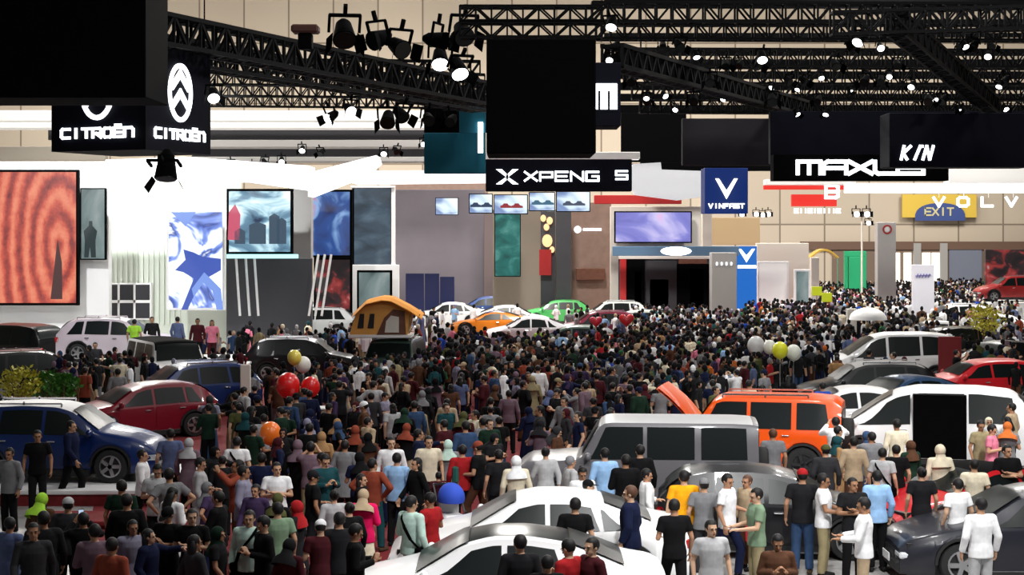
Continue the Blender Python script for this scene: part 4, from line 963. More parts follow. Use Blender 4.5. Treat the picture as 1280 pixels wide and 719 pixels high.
for i in range(26):
    px = 770 + i * 19.5; py = random.choice((56, 80, 100, 124)); base = 'unlit black stage light %s %s' % (vert(py), words_x(px)); seen[base] = seen.get(base, 0) + 1
    par(px, py, 48 + random.random() * 20, False, 1.1, random.uniform(-50, 50), -40, base, 'unlit lamps in the dark rigging of the far hall')
nm_ = ('first', 'second', 'third', 'fourth', 'fifth', 'sixth', 'seventh', 'eighth', 'ninth', 'tenth')
for i, (px, py) in enumerate(((243, 205), (290, 205), (315, 208), (330, 202), (352, 200), (378, 186), (402, 190), (480, 190), (495, 188), (530, 178))):
    par(px, py, 74, i in (5, 9, 4, 7), 1.0, random.uniform(-30, 30), -40, 'small lamp in the row above the stage canopy, %s from the cube sign' % nm_[i], 'lamps over the stage canopy')
for i, (px, py) in enumerate(((1070, 268), (1083, 268), (1085, 279), (945, 268), (953, 269), (960, 268), (927, 268))):
    par(px, py, 112, True, 1.5 if i < 2 else 1.2, 0, 0, 'lit lamp on a pole, %s of the %s' % (nm_[i % 3], 'twin-lamp mast group' if i < 3 else 'cluster beside the blue flag box') if i < 6 else 'lit lamp peeking out under the blue flag box')
g = empty('lamp_mast', (wx(1078, 112), 112.2, 0), 0, 'thin light mast standing beside the tall grey totem', 'mast'); mb = MB(); mb.cone((0, 0, 0), (0, 0, wz(266, 112)), .08, .06, 8); mb.bar((-.6, 0, wz(268, 112)), (.5, 0, wz(268, 112)), .08); mb.build('pole', M['warmwhite'], g)
# projector gear on the long slanting truss
g = empty('hanging_device', T3(382, 62, 42), 0, 'dark rust topped device standing on the long slanting truss', 'projector'); mb = MB(); mb.box(-.18, .18, -.2, .2, 0, .42, .03); mb.build('stand', M['black'], g)
mb = MB(); mb.box(-.36, .36, -.25, .25, .42, .64, .05); mb.build('top_box', principled('rust brown shell', (.06, .015, .01), .6), g)
g = empty('hanging_drum', T3(801, 78, 60), 0, 'round dark drum hanging before the beige wall strip', 'drum'); mb = MB(); mb.cone((0, -.3, 0), (0, .3, 0), .42, .42, 24); mb.build('drum', M['black'], g, True, 40)
mb = MB(); mb.cone((0, 0, .4), (0, 0, 1.2), .03, .03, 6); mb.build('hanger', M['black'], g)
# ------------------------------------------------------------------ cars and stands
rimd = principled('dark alloy', (.05, .05, .055), .4, .8)
silver = (.13, .125, .135); white = (.88, .88, .88); blk = (.006, .006, .007)
def platform(px0, px1, D0, D1, h, m, label, skirt=None, name='car_stand'):
    x0, x1 = wx(px0, D0), wx(px1, D0); g = empty(name, ((x0 + x1) / 2, (D0 + D1) / 2, 0), 0, label, 'platform')
    hx, hy = (x1 - x0) / 2, (D1 - D0) / 2; CARPOS.append((g.location.x, g.location.y, 0, hx, hy)); mb = MB(); mb.box(-hx, hx, -hy, hy, h - .1, h, .02); mb.build('deck', m, g)
    mb = MB(); mb.box(-hx + .04, hx - .04, -hy + .04, hy - .04, 0, h - .1); mb.build('skirt', skirt or m, g); return g
platform(-90, 232, 33.2, 37.0, .34, M['white'], 'low white stand with dark red skirt under the white-roofed blue SUV', M['redcarpet'])
platform(40, 190, 30.6, 31.8, .16, M['redcarpet'], 'low red carpeted step in front of the white-roofed blue SUV', M['redcarpet'], 'step')
platform(20, 300, 58, 64, .8, M['white'], 'high white stage under the pearl coloured SUV')
G1 = car('boxy', silver, 797, 32.4, 175, 'silver grey boxy off-roader with upright windows and pale roof', roofcol=principled('pale roof paint', (.5, .5, .5), .3), rimm=rimd)
G2 = car('tank', (.78, .085, .004), 930, 37.8, 165, 'orange boxy off-roader with its bonnet raised', openhood=44, rimm=rimd)
G3 = car('mpv', white, 1155, 39.2, 180 - 14, 'large white van with an open dark side doorway', opendoor=1, rimm=rimd)
car('suv', (.004, .02, .11), 78, 35.0, 0, 'dark blue SUV with white roof on the low white stand', base=.34, roofcol=M['white'])
car('hatch', (.2, .006, .018), 172, 44.5, 180 + 33, 'dark red hatchback behind the white-roofed blue SUV')
car('suv', (.01, .03, .14), 232, 49.6, 180 + 30, 'mid blue SUV with silver blue roof behind the dark red hatchback')
car('boxy', white, 212, 55.5, -60, 'white framed boxy off-roader behind the mid blue SUV', roofcol=M['black'])
car('suv', (.62, .54, .60), 150, 61, 0, 'pearl white SUV raised on the high white stage', base=.8)
car('suv', blk, 48, 55, 25, 'black SUV at the hall edge beside the yellow green plants')
car('mpv', blk, 12, 66, 150, 'black van furthest back at the hall edge beside the high stage')
car('suv', blk, 383, 61.5, 0, 'long black SUV with bright silver roof line near the orange tent', roofcol=principled('silver roof paint', (.65, .65, .68), .3))
TENTCAR = car('tank', (.03, .05, .04), 492, 57.2, -96, 'dark off-roader facing the aisle beneath the orange roof tent')
car('coupe', (.95, .28, .02), 612, 86, 180, 'orange coupe with purple black roof', base=.15, roofcol=principled('purple roof', (.04, .015, .09), .3))
V1 = car('mpv', white, 1112, 60, 180, 'white van standing behind the big white van, with flat long roof')
car('suv', blk, 1080, 50, 180, 'black SUV with grey roof between the two white vans', roofcol=M['grey'])
car('sedan', (.03, .06, .12), 1128, 47.0, 205, 'dark blue sedan just behind the roof of the big white van')
car('hatch', (.6, .012, .02), 1222, 52.8, 186, 'bright red hatchback behind the big white van')
car('sedan', white, 1060, 43.8, 180, 'white sedan behind the orange off-roader')
car('hatch', (.008, .008, .01), 968, 28.7, -6, 'black hatchback between the silver off-roader and the red-capped man')
car('coupe', (.5, .012, .018), 1208, 30.3, 205, 'red coupe with black roof behind the black sedan at the corner', roofcol=M['black'])
car('sedan', (.016, .017, .024), 1290, 26.6, 180, 'black sedan at the near corner with long low bonnet')
car('sedan', white, 673, 26.1, 180, 'white sedan parked side-on in front of the silver off-roader')
car('sedan', white, 619, 22.75, 180, 'white sedan with black glass roof nearest the camera', roofcol=M['glass'])
far = [('sedan', (.7, .7, .75), 382, 98, 0, 'silver sedan before the dark alcove'), ('suv', (.75, .78, .8), 392, 86, 180, 'white SUV between the black SUV and the alcove'), ('coupe', (.45, .01, .02), 436, 94, 180, 'red coupe behind the orange tent'),
 ('sedan', white, 560, 96, 180, 'white sedan behind the orange coupe'), ('sedan', (.8, .82, .85), 640, 92, 0, 'white sedan in front of the teal poster screen'), ('suv', white, 695, 104, 180, 'white SUV in front of the charcoal column'),
 ('hatch', (.1, .55, .15), 694, 98.5, 180, 'white and green hatchback before the charcoal column'), ('suv', (.15, .01, .03), 745, 82, 180, 'dark red SUV beyond the orange coupe'), ('sedan', (.75, .75, .78), 660, 80, 180, 'silver white sedan beside the orange coupe'),
 ('hatch', (.1, .14, .12), 712, 72, 170, 'dark green grey hatchback in front of the dark red SUV'), ('suv', (.7, .75, .72), 762, 94, 180, 'pale SUV before the cream booth'), ('hatch', (.5, .55, .5), 790, 86, 180, 'grey green hatchback beyond the dark red SUV'),
 ('sedan', white, 838, 100, 0, 'white sedan parked under the blue glowing fascia'), ('suv', white, 1190, 90, 180, 'white SUV standing before the dark red film wall'), ('sedan', white, 1165, 76, 180, 'white sedan, furthest of the rank at the hall edge but one'), ('suv', blk, 1178, 68, 180, 'black SUV with pale roof in the rank at the hall edge'),
 ('sedan', white, 1240, 82, 180, 'white sedan at the end of the rank at the hall edge'), ('suv', (.3, .02, .02), 1262, 104, 180, 'dark red SUV on a raised stand at the hall edge'), ('coupe', (.8, .8, .8), 470, 78, 150, 'silver coupe half hidden behind the orange tent'),
 ('hatch', (.05, .1, .3), 604, 104, 180, 'blue hatchback below the teal poster screen'), ('sedan', blk, 1250, 62, 205, 'black sedan at the hall edge behind the big white van')]
for k, c, px, D_, yw, lb in far: car(k, c, px, D_, yw, lb, base=1.2 if 'raised stand' in lb else 0.)
platform(1225, 1300, 102, 106, 1.2, M['white'], 'white raised car stand before the dark red film wall')
# the roof tent
D_ = 57.2; zr = 1.95; X0 = wx(483, D_)
g = empty('roof_tent', (X0, D_, zr), 0, 'orange fabric roof tent opened on top of the dark off-roader', 'tent')
mb = MB(); mb.box(-1.3, .95, -.75, .75, 0, .12, .02); mb.build('tent_floor', M['white'], g)
mb = MB()
prof = [(-1.25, .12), (-1.0, .95), (-.62, 1.28), (.2, 1.38), (.78, 1.1), (.95, .85), (.8, .12)]
n = len(prof); y0, y1 = -.72, .72
mb.add([(x, y0, z) for x, z in prof] + [(x, y1, z) for x, z in prof], [tuple(range(n)), tuple(range(2 * n - 1, n - 1, -1))] + [(i, i + n, i + n + 1, i + 1) for i in range(n - 1)])
mb.build('tent_body', M['orangecloth'], g)
mb = MB(); rf = [(-1.12, .88), (-.66, 1.33), (-.1, 1.47), (.25, 1.43), (.85, 1.12), (1.32, .82)]
vs = [(x, yy, z + (0 if k in (1, 2) else -.12)) for k, yy in enumerate((-1.02, -.6, .6, .95)) for x, z in rf]; m_ = len(rf)
fs = [(k * m_ + i, k * m_ + i + 1, (k + 1) * m_ + i + 1, (k + 1) * m_ + i) for k in range(3) for i in range(m_ - 1)]
mb.add(vs, fs); mb.add([(x, y, z - .035) for x, y, z in vs], [tuple(reversed(f)) for f in fs]); mb.build('rain_fly', M['orange'], g)
for px_ in (-.88, -.52):
    mb = MB(); mb.add([(px_ - .13 + .04, -.735, .35), (px_ + .13, -.735, .35), (px_ + .16, -.735, .86), (px_ - .0, -.735, .86)], [(0, 1, 2, 3)]); mb.add([(px_ - .13 + .04, -.75, .35), (px_ + .13, -.75, .35), (px_ + .16, -.75, .86), (px_ - .0, -.75, .86)], [(0, 1, 2, 3)]); mb.build('mesh_window', M['blackplastic'], g)
mb = MB(); slab_poly(mb, [(-.28, .13), (.75, .13), (.7, .95), (.3, 1.02), (-.02, .72)], -.76, -.725); mb.build('doorway', M['wood'], g)
mb = MB(); slab_poly(mb, [(.0, .2), (.5, .2), (.5, .75), (.22, .8), (.05, .6)], -.78, -.76); mb.build('pale_lining', M['warmwhite'], g)
for sx in (1.25, .9): mb = MB(); mb.bar((.85, -.7, .15), (sx, -1., .85), .025); mb.build('tent_pole', M['chrome'], g)

# small furniture
g = empty('counter', (wx(391, 42.5), 42.5, 0), 0, 'beige square counter with white top in the crowded aisle', 'counter')
mb = MB(); mb.box(-.32, .32, -.25, .25, 0, 1.0, .02); mb.build('counter_body', principled('beige laminate', (.42, .36, .26), .6), g); mb = MB(); mb.box(-.36, .36, -.3, .3, 1.0, 1.05, .01); mb.build('counter_top', M['white'], g)
board('totem', 300, 313, 456, 530, 46.2, M['warmwhite'], 'slim white sign totem beside the mid blue SUV', 'totem', .1)
board('totem', 1059, 1071, 386, 440, 74, M['warmwhite'], 'slim white post among the crowd beside the white dome', 'totem', .2)
g = empty('parasol_dome', (wx(1085, 72), 72, 0), 0, 'white dome umbrella standing in the crowd', 'umbrella')
mb = MB(); mb.ball((0, 0, 1.75), (.85, .85, .55), 20, 12); mb.f = [f for f in mb.f if min(mb.v[i][2] for i in f) > 1.7]; mb.m = [0] * len(mb.f); mb.build('dome', M['white'], g, True); mb = MB(); mb.cone((0, 0, 0), (0, 0, 2.25), .025, .025, 8); mb.build('pole', M['chrome'], g)
# stroller
g = empty('stroller', (wx(565, 29.5), 29.5, 0), R(20), 'blue hooded stroller with white seat in front of the white hatchback', 'stroller')
mb = MB(); mb.ball((0, .05, .8), (.25, .3, .27), 16, 10); mb.f = [f for f in mb.f if sum(mb.v[i][2] for i in f) / len(f) > .74 or sum(mb.v[i][1] for i in f) / len(f) > .2]; mb.m = [0] * len(mb.f); mb.build('hood', principled('royal blue cloth', (.03, .09, .6), .8), g, True)
mb = MB(); mb.box(-.2, .2, -.2, .25, .4, .5, .04); mb.box(-.2, .2, .18, .26, .45, .85, .03); mb.build('seat', M['white'], g)
mb = MB()
for s in (-1, 1): mb.bar((s * .24, -.35, .1), (s * .24, .4, 1.0), .03); mb.bar((s * .24, .35, .1), (s * .24, -.1, .55), .03)
mb.bar((-.24, .4, 1.0), (.24, .4, 1.0), .035); mb.build('frame', M['blackplastic'], g)
for s in (-1, 1):
    for y in (-.36, .36): mb = MB(); mb.cone((s * .22, y, .1), (s * .27, y, .1), .1, .1, 14); mb.build('wheel', M['tyre'], g)
# balloons
def balloon(px, py, D, r, m, label, squash=(1, 1, 1.1), name='balloon'):
    g = empty(name, T3(px, py, D), 0, label, 'balloon'); mb = MB(); mb.ball((0, 0, 0), (r * squash[0], r * squash[1], r * squash[2]), 20, 14); mb.build('skin', m, g, True)
    mb = MB(); mb.cone((0, 0, -r * squash[2] - .03), (0, 0, -r * squash[2] + .01), .03, .008, 8); mb.build('knot', m, g)
    mb = MB(); mb.cone((0, 0, -r), (0, 0, -r - .9), .004, .004, 5); mb.build('string', M['white'], g)
bm = lambda n, c: principled('balloon ' + n, c, .3, coat=.4)
balloon(360, 482, 43, .32, bm('red', (.75, .01, .01)), 'big red balloon in the aisle, wider of the red pair')
balloon(388, 484, 43.2, .26, bm('red two', (.75, .01, .01)), 'smaller red balloon touching the big red one')
balloon(368, 447, 45, .2, bm('yellow', (.9, .75, .12)), 'yellow balloon floating above the red pair')
balloon(379, 456, 45.4, .22, bm('white', (.85, .85, .8)), 'white balloon beside the yellow one above the red pair')
balloon(338, 542, 35, .24, bm('orange', (.95, .2, .02)), 'orange balloon beside the dark-robed crowd')
balloon(347, 551, 35.3, .18, bm('blue', (.02, .06, .5)), 'blue balloon tucked under the orange one')
balloon(975, 438, 52, .26, bm('lemon', (.9, .9, .03)), 'lemon yellow balloon among white ones behind the orange off-roader')
balloon(962, 434, 53, .22, bm('white a', (.9, .9, .85)), 'white balloon on the aisle side of the lemon yellow one')
balloon(992, 441, 53, .25, bm('white b', (.85, .88, .8)), 'white balloon between the lemon yellow one and the white van')
balloon(945, 432, 55, .3, bm('white c', (.9, .9, .88)), 'large white balloon apart from the lemon yellow cluster')
board('banner_stand', 1173, 1202, 421, 470, 57, principled('dark red cloth', (.16, .008, .01), .8), 'dark red upright banner behind the far white van', 'banner', .05)
def heart(px, py, D, s, m, label):
    g = empty('heart_balloon', T3(px, py, D), 0, label, 'balloon'); mb = MB(); n = 30; rings = []
    for k in range(-4, 5):
        q = math.sqrt(max(.02, 1 - (k / 4.2) ** 2)); rings.append([(s * q * .06 * 16 * math.sin(2 * PI * i / n) ** 3, k * s * .1, s * q * .06 * (13 * math.cos(2 * PI * i / n) - 5 * math.cos(4 * PI * i / n) - 2 * math.cos(6 * PI * i / n) - math.cos(8 * PI * i / n))) for i in range(n)])
    mb.rings(rings); mb.build('skin', m, g, True); mb = MB(); mb.cone((0, 0, -s), (0, 0, -s - .9), .004, .004, 5); mb.build('string', M['white'], g)
heart(745, 402, 66, .28, bm('heart', (.7, .02, .05)), 'red heart balloon nearer the dark green grey hatchback')
heart(783, 400, 68, .34, bm('heart two', (.75, .03, .04)), 'larger red heart balloon above the aisle crowd')
for i, (px, py) in enumerate(((1021, 364), (1029, 371))):
    D2 = 88; g = empty('placard', (wx(px, D2), D2 - i, 0), 0, 'yellow green placard held above the far crowd, %s one' % ('upper', 'lower')[i], 'placard', 'yellow placards')
    z = wz(py, D2); mb = MB(); mb.box(-.28, .28, -.02, .02, z - .25, z + .25, .01); mb.build('board', principled('lime card %d' % i, (.6, .72, .02), .7), g); mb = MB(); mb.cone((0, .03, 1.2), (0, .03, z), .02, .02, 6); mb.build('handle', M['wood'], g)
# planting at the hall edge
def bush(px, py, D, r, m, label):
    g = empty('shrub', (wx(px, D), D, 0), 0, label, 'shrub'); zc = wz(py, D); mb = MB(); rn = random.Random(int(px))
    for i in range(420):
        a, b = rn.uniform(0, 2 * PI), rn.uniform(-1, 1); q = r * rn.uniform(.5, 1); c = Vector((q * math.cos(a) * math.sqrt(1 - b * b), q * .6 * math.sin(a) * math.sqrt(1 - b * b), zc + q * b * .8))
        d = Vector((rn.uniform(-1, 1), rn.uniform(-1, 1), rn.uniform(-.2, 1))).normalized() * .16; s = d.cross(Vector((rn.random(), rn.random(), .3))).normalized() * .045
        mb.add([c, c + d * .5 + s, c + d, c + d * .5 - s], [(0, 1, 2, 3)])
    mb.build('leaves', m, g); mb = MB()
    for i in range(7): mb.cone((rn.uniform(-.1, .1), rn.uniform(-.1, .1), .3), (rn.uniform(-r, r) * .6, rn.uniform(-.3, .3), zc + .1), .02, .01, 6)
    mb.build('stems', M['wood'], g); mb = MB(); mb.cone((0, 0, 0), (0, 0, .38), .2, .28, 16); mb.build('pot', M['darkgrey'], g)
bush(25, 480, 43, .6, M['leafyellow'], 'yellow green shrub nearest the hall edge'); bush(55, 482, 44, .5, M['leaf'], 'mid green shrub between two others'); bush(78, 484, 43, .45, M['leaf'], 'dark green shrub closest to the dark red hatchback')
bush(1232, 400, 66, .8, M['leafyellow'], 'pale olive shrub at the hall edge behind the far rank')

for px_, D_, r_ in ((905, 88.5, .9), (1109, 102.4, .9), (1154, 92.1, .8), (391, 42.5, .3), (1085, 72, .6), (1232, 66, .7), (1031, 120, 1.5), (25, 43, .5), (55, 44, .5), (78, 43, .5), (306, 46.2, .3), (565, 29.5, .3), (1065, 74, .3)): CARPOS.append((wx(px_, D_), D_, 0, r_, r_))
# ------------------------------------------------------------------ people picked out one by one
# px, py of the crown of the head, height, facing (0 = to the camera, 90 = towards +x), pose, top, colour, bottom, colour, head, head colour, label
ONE = [
 (47, 538, 1.72, 10, 'relaxed', 'tee', 'black', 'trousers', 'charcoal', 'hair', None, 'person in black short-sleeved top standing before the white-roofed blue SUV'),
 (89, 526, 1.75, 80, 'walk', 'jacket', 'navy', 'trousers', 'black', 'hair', None, 'person in dark navy suit walking along the low white stand'),
 (12, 560, 1.65, -20, 'relaxed', 'shirt', 'grey', 'trousers', 'black', 'hair', None, 'person in grey shirt at the very edge beside the blue SUV'),
 (52, 617, 1.6, 160, 'phone', 'tunic', 'brown', 'trousers', 'black', 'headscarf', 'lime', 'person wearing lime green headscarf near the red carpeted step'),
 (85, 622, 1.68, 180, 'relaxed', 'shirt', 'dark grey', 'trousers', 'black', 'cap', 'light grey', 'person in pale grey cap and dark shirt near the red carpeted step'),
 (104, 640, 1.66, 200, 'photo', 'shirt', 'black', 'trousers', 'black', 'hair', None, 'person in black shirt filming towards the red carpeted step'),
 (152, 600, 1.7, 175, 'relaxed', 'tee', 'dark green', 'trousers', 'black', 'hair', None, 'person in dark green top seen from behind below the blue SUV'),
 (197, 580, 1.72, 10, 'phone', 'tee', 'light grey', 'trousers', 'charcoal', 'hair', None, 'person in light grey top with both hands up at chest, facing us'),
 (210, 634, 1.68, -20, 'phone', 'tee', 'black', 'trousers', 'black', 'cap', 'black', 'person in black cap and black top looking down at the bottom edge'),
 (166, 650, 1.58, 20, 'relaxed', 'tunic', 'lavender', 'trousers', 'charcoal', 'long_hair', None, 'person in lavender tunic with long black hair at the bottom edge'),
 (140, 672, 1.66, 160, 'relaxed', 'shirt', 'rust', 'trousers', 'charcoal', 'hair', None, 'person in rust red shirt lowest down at the bottom corner'),
 (118, 655, 1.68, 190, 'folded', 'shirt', 'mauve', 'trousers', 'black', 'hair', None, 'person in mauve shirt with folded arms near the bottom corner'),
 (213, 536, 1.72, 190, 'relaxed', 'tee', 'slate blue', 'trousers', 'black', 'hair', None, 'person in slate blue top seen from behind at the blue SUV nose'),
 (178, 562, 1.66, 90, 'walk', 'shirt', 'white', 'trousers', 'black', 'hair', None, 'person in white shirt at the front wheel of the blue SUV'),
 (236, 548, 1.6, 170, 'relaxed', 'tunic', 'mauve', 'trousers', 'black', 'headscarf', 'light grey', 'person in mauve tunic and light grey headscarf beside the slate blue top'),
 (250, 572, 1.7, 100, 'carry', 'shirt', 'light grey', 'trousers', 'light grey', 'hair', None, 'person all in light grey with one arm held forward'),
 (296, 546, 1.7, 180, 'relaxed', 'tee', 'white', 'shorts', 'charcoal', 'hair', None, 'person in white top and charcoal shorts seen from behind, tan bag at hip'),
 (312, 638, 1.7, -10, 'relaxed', 'shirt', 'mint', 'trousers', 'charcoal', 'hair', None, 'person in pale mint shirt with black strap facing us at the bottom edge'),
 (240, 636, 1.7, 0, 'folded', 'tee', 'black', 'trousers', 'black', 'hair', None, 'person in black top with folded arms facing us at the bottom edge'),
 (327, 566, 1.68, 180, 'relaxed', 'tee', 'navy', 'trousers', 'navy', 'hair', None, 'person in navy top and navy trousers standing below the orange balloon'),
 (346, 578, 1.7, 5, 'folded', 'tee', 'white', 'trousers', 'charcoal', 'hair', None, 'person in white top with folded arms beside the tall black robe'),
 (347, 628, 1.68, 200, 'relaxed', 'tee', 'sage', 'trousers', 'dark grey', 'hair', None, 'person in sage green top turned away at the bottom edge'),
 (330, 645, 1.7, -60, 'phone', 'shirt', 'black', 'trousers', 'black', 'hair', None, 'person in black shirt in profile in front of the sage green top'),
 (372, 550, 1.68, 180, 'relaxed', 'robe', 'black', None, None, 'headscarf', 'mauve', 'person in full-length black robe and mauve headscarf'),
 (402, 540, 1.62, 175, 'relaxed', 'tunic', 'tan', 'trousers', 'brown', 'headscarf', 'tan', 'person in tan tunic and tan headscarf beside the black robe'),
 (431, 550, 1.66, 170, 'relaxed', 'tunic', 'grey', 'trousers', 'dark grey', 'hair', None, 'person in mid grey tunic between tan tunic and rust shirt'),
 (466, 573, 1.66, 160, 'hip', 'shirt', 'rust', 'trousers', 'teal', 'hair', None, 'person in rust orange shirt and teal trousers behind the hot pink jacket'),
 (454, 612, 1.58, 175, 'phone', 'jacket', 'hot pink', 'skirt', 'cream', 'headscarf', 'beige', 'person in hot pink jacket, cream skirt and beige headscarf'),
 (424, 640, 1.7, 190, 'relaxed', 'tee', 'charcoal', 'trousers', 'black', 'hair', None, 'person in charcoal top between black robe and hot pink jacket'),
 (444, 655, 1.7, 100, 'phone', 'shirt', 'black', 'trousers', 'black', 'hair', None, 'person in black shirt close below the hot pink jacket'),
 (401, 650, 1.6, 200, 'carry', 'tee', 'maroon', 'trousers', 'black', 'cap', 'white', 'person in maroon top and white cap near the bottom edge'),
 (489, 546, 1.74, 5, 'relaxed', 'shirt', 'white', 'trousers', 'navy', 'hair', None, 'person in white shirt facing us behind the light blue shirt'),
 (496, 566, 1.7, 165, 'relaxed', 'shirt', 'light blue', 'trousers', 'charcoal', 'hair', None, 'person in light blue shirt turned away beside the white shirt'),
 (521, 572, 1.66, -60, 'walk', 'shirt', 'black', 'trousers', 'black', 'long_hair', None, 'person in black shirt with long black hair beside the light blue shirt'),
 (536, 545, 1.72, 10, 'relaxed', 'tee', 'cream', 'trousers', 'dark grey', 'hair', None, 'person in cream top facing us behind the blue hooded stroller'),
 (514, 620, 1.72, 140, 'carry', 'shirt', 'mint', 'trousers', 'light grey', 'hair', None, 'person in pale mint shirt with black strap beside the red shirt'),
 (538, 616, 1.66, 235, 'phone', 'tee', 'red', 'trousers', 'charcoal', 'hair', None, 'person in red short-sleeved top looking at a phone'),
 (548, 590, 1.2, 190, 'relaxed', 'tee', 'maroon', 'trousers', 'black', 'hair', None, 'small child in maroon top beside the blue hooded stroller'),
 (598, 552, 1.74, 250, 'carry', 'tee', 'black', 'trousers', 'brown', 'cap', 'rust', 'person in black top and rust cap holding dark green bag'),
 (578, 556, 1.68, 190, 'relaxed', 'shirt', 'red', 'trousers', 'black', 'hair', None, 'person in red long-sleeved shirt behind the rust cap'),
 (623, 562, 1.66, 200, 'relaxed', 'tee', 'charcoal', 'trousers', 'black', 'hair', None, 'person in charcoal top standing beside the cream robe'),
 (645, 570, 1.64, 190, 'relaxed', 'robe', 'cream', None, None, 'headscarf', 'white', 'person in full-length cream robe and white headscarf'),
 (560, 550, 1.6, 180, 'relaxed', 'tunic', 'grey', 'trousers', 'charcoal', 'headscarf', 'mint', 'person in grey tunic and mint headscarf behind the stroller'),
 (713, 570, 1.64, 110, 'relaxed', 'shirt', 'light grey', 'trousers', 'grey', 'hair', 'grey', 'person with grey hair and light grey shirt behind the white sedan'),
 (728, 584, 1.6, 10, 'phone', 'tee', 'white', 'trousers', 'charcoal', 'bun_hair', None, 'person in white top with black hair in a bun behind the white sedan'),
 (756, 560, 1.72, 190, 'relaxed', 'shirt', 'light blue', 'trousers', 'navy', 'hair', None, 'person in light blue shirt beside the silver off-roader'),
 (782, 568, 1.74, 180, 'folded', 'jacket', 'black', 'trousers', 'black', 'hair', None, 'person in black jacket turned towards the silver off-roader windows'),
 (735, 600, 1.56, 80, 'relaxed', 'shirt', 'mint', 'trousers', 'charcoal', 'cap', 'black', 'person in black cap and mint shirt beside the white sedan'),
 (719, 622, 1.72, 175, 'relaxed', 'tee', 'black', 'trousers', 'black', 'hair', None, 'person in black top with back to us against the white sedan door'),
 (788, 607, 1.8, 250, 'relaxed', 'jacket', 'navy', 'trousers', 'navy', 'hair', 'brown', 'person in navy jacket with brown hair at the tail of the white sedan'),
 (808, 586, 1.62, 100, 'carry', 'shirt', 'white', 'trousers', 'charcoal', 'hair', None, 'person in bright white shirt in profile beside the amber top'),
 (800, 556, 1.74, 185, 'relaxed', 'shirt', 'black', 'trousers', 'black', 'hair', None, 'person in black shirt standing tall behind the bright white shirt'),
 (855, 588, 1.74, 178, 'relaxed', 'tee', 'amber', 'trousers', 'charcoal', 'hair', None, 'person in amber yellow top seen from behind'),
 (843, 624, 1.72, 190, 'carry', 'tee', 'black', 'trousers', 'black', 'hair', None, 'person in black top directly in front of the amber top'),
 (889, 650, 1.7, 10, 'relaxed', 'tee', 'light grey', 'trousers', 'grey', 'hair', None, 'person in light grey top facing us at the bottom edge'),
 (909, 592, 1.74, 60, 'carry', 'tee', 'white', 'trousers', 'navy', 'hair', None, 'person in white top holding a red bag'),
 (880, 598, 1.64, 170, 'relaxed', 'tee', 'grey', 'trousers', 'dark grey', 'cap', 'grey', 'person in grey cap between the amber top and the white top'),
 (934, 594, 1.6, -60, 'relaxed', 'shirt', 'beige', 'trousers', 'brown', 'hair', 'brown', 'person in beige shirt with brown hair behind the white top'),
 (946, 610, 1.74, 280, 'give', 'tee', 'sage', 'trousers', 'khaki', 'hair', None, 'person in sage green top reaching towards the red bag'),
 (1003, 586, 1.76, 170, 'relaxed', 'tee', 'charcoal', 'trousers', 'denim', 'cap', 'red', 'person in bright red cap, charcoal top and blue jeans'),
 (1029, 592, 1.72, 70, 'give', 'tee', 'white', 'trousers', 'khaki', 'hair', None, 'person in white top and khaki trousers shaking hands'),
 (1066, 597, 1.7, 5, 'folded', 'tee', 'charcoal', 'trousers', 'black', 'hair', None, 'person in charcoal top facing us between two white tops'),
 (1096, 588, 1.7, 190, 'relaxed', 'shirt', 'light blue', 'trousers', 'black', 'hair', None, 'person in light blue shirt behind the kneeling-height white shirt'),
 (1080, 622, 1.74, 255, 'give', 'shirt', 'white', 'trousers', 'beige', 'hair', None, 'person in white shirt and beige trousers facing the khaki trousers'),
 (1067, 546, 1.7, 178, 'relaxed', 'shirt', 'beige', 'trousers', 'brown', 'hair', None, 'person in beige shirt seen from behind between the orange and white vehicles'),
 (1103, 560, 1.66, 150, 'relaxed', 'tee', 'light grey', 'trousers', 'charcoal', 'hair', None, 'person in light grey top with black strap before the white van'),
 (1120, 556, 1.64, 180, 'relaxed', 'tee', 'black', 'trousers', 'black', 'hair', None, 'person in black top before the white van door'),
 (1121, 524, 1.72, 185, 'relaxed', 'shirt', 'cream', 'trousers', 'charcoal', 'hair', None, 'person in cream shirt close against the white van side'),
 (1032, 556, 1.66, 180, 'relaxed', 'shirt', 'dark grey', 'trousers', 'black', 'cap', 'olive', 'person in olive cap in front of the orange off-roader'),
 (966, 536, 1.7, 180, 'relaxed', 'tee', 'grey', 'trousers', 'black', 'hair', 'brown', 'person in grey top with brown hair at the orange off-roader'),
 (972, 668, 1.6, 0, 'phone', 'shirt', 'brown', 'trousers', 'charcoal', 'hair', None, 'person in brown shirt low at the bottom edge before the jeans'),
 (1226, 622, 1.74, 190, 'relaxed', 'shirt', 'white', 'trousers', 'light grey', 'hair', None, 'person in white shirt with back to us beside the black sedan'),
 (1175, 556, 1.68, 185, 'relaxed', 'shirt', 'cream', 'trousers', 'beige', 'headscarf', 'cream', 'person in cream shirt and cream headscarf at the open van doorway'),
 (1259, 556, 1.72, 0, 'folded', 'tee', 'black', 'trousers', 'black', 'hair', None, 'person in black top with folded arms at the hall edge behind the black sedan'),
 (1218, 574, 1.66, 170, 'relaxed', 'tee', 'cream', 'trousers', 'grey', 'hair', None, 'person in cream top behind the black sedan roof'),
 (1197, 598, 1.66, 200, 'relaxed', 'tee', 'white', 'trousers', 'black', 'hair', None, 'person in white top between the red coupe and the black sedan'),
 (1152, 584, 1.64, 180, 'relaxed', 'tee', 'charcoal', 'trousers', 'black', 'bun_hair', None, 'person in charcoal top with hair in a bun behind the red coupe'),
 (650, 668, 1.75, 185, 'relaxed', 'shirt', 'charcoal', 'trousers', 'black', 'hair', None, 'person in charcoal shirt at the bottom edge before the nearest sedan'),
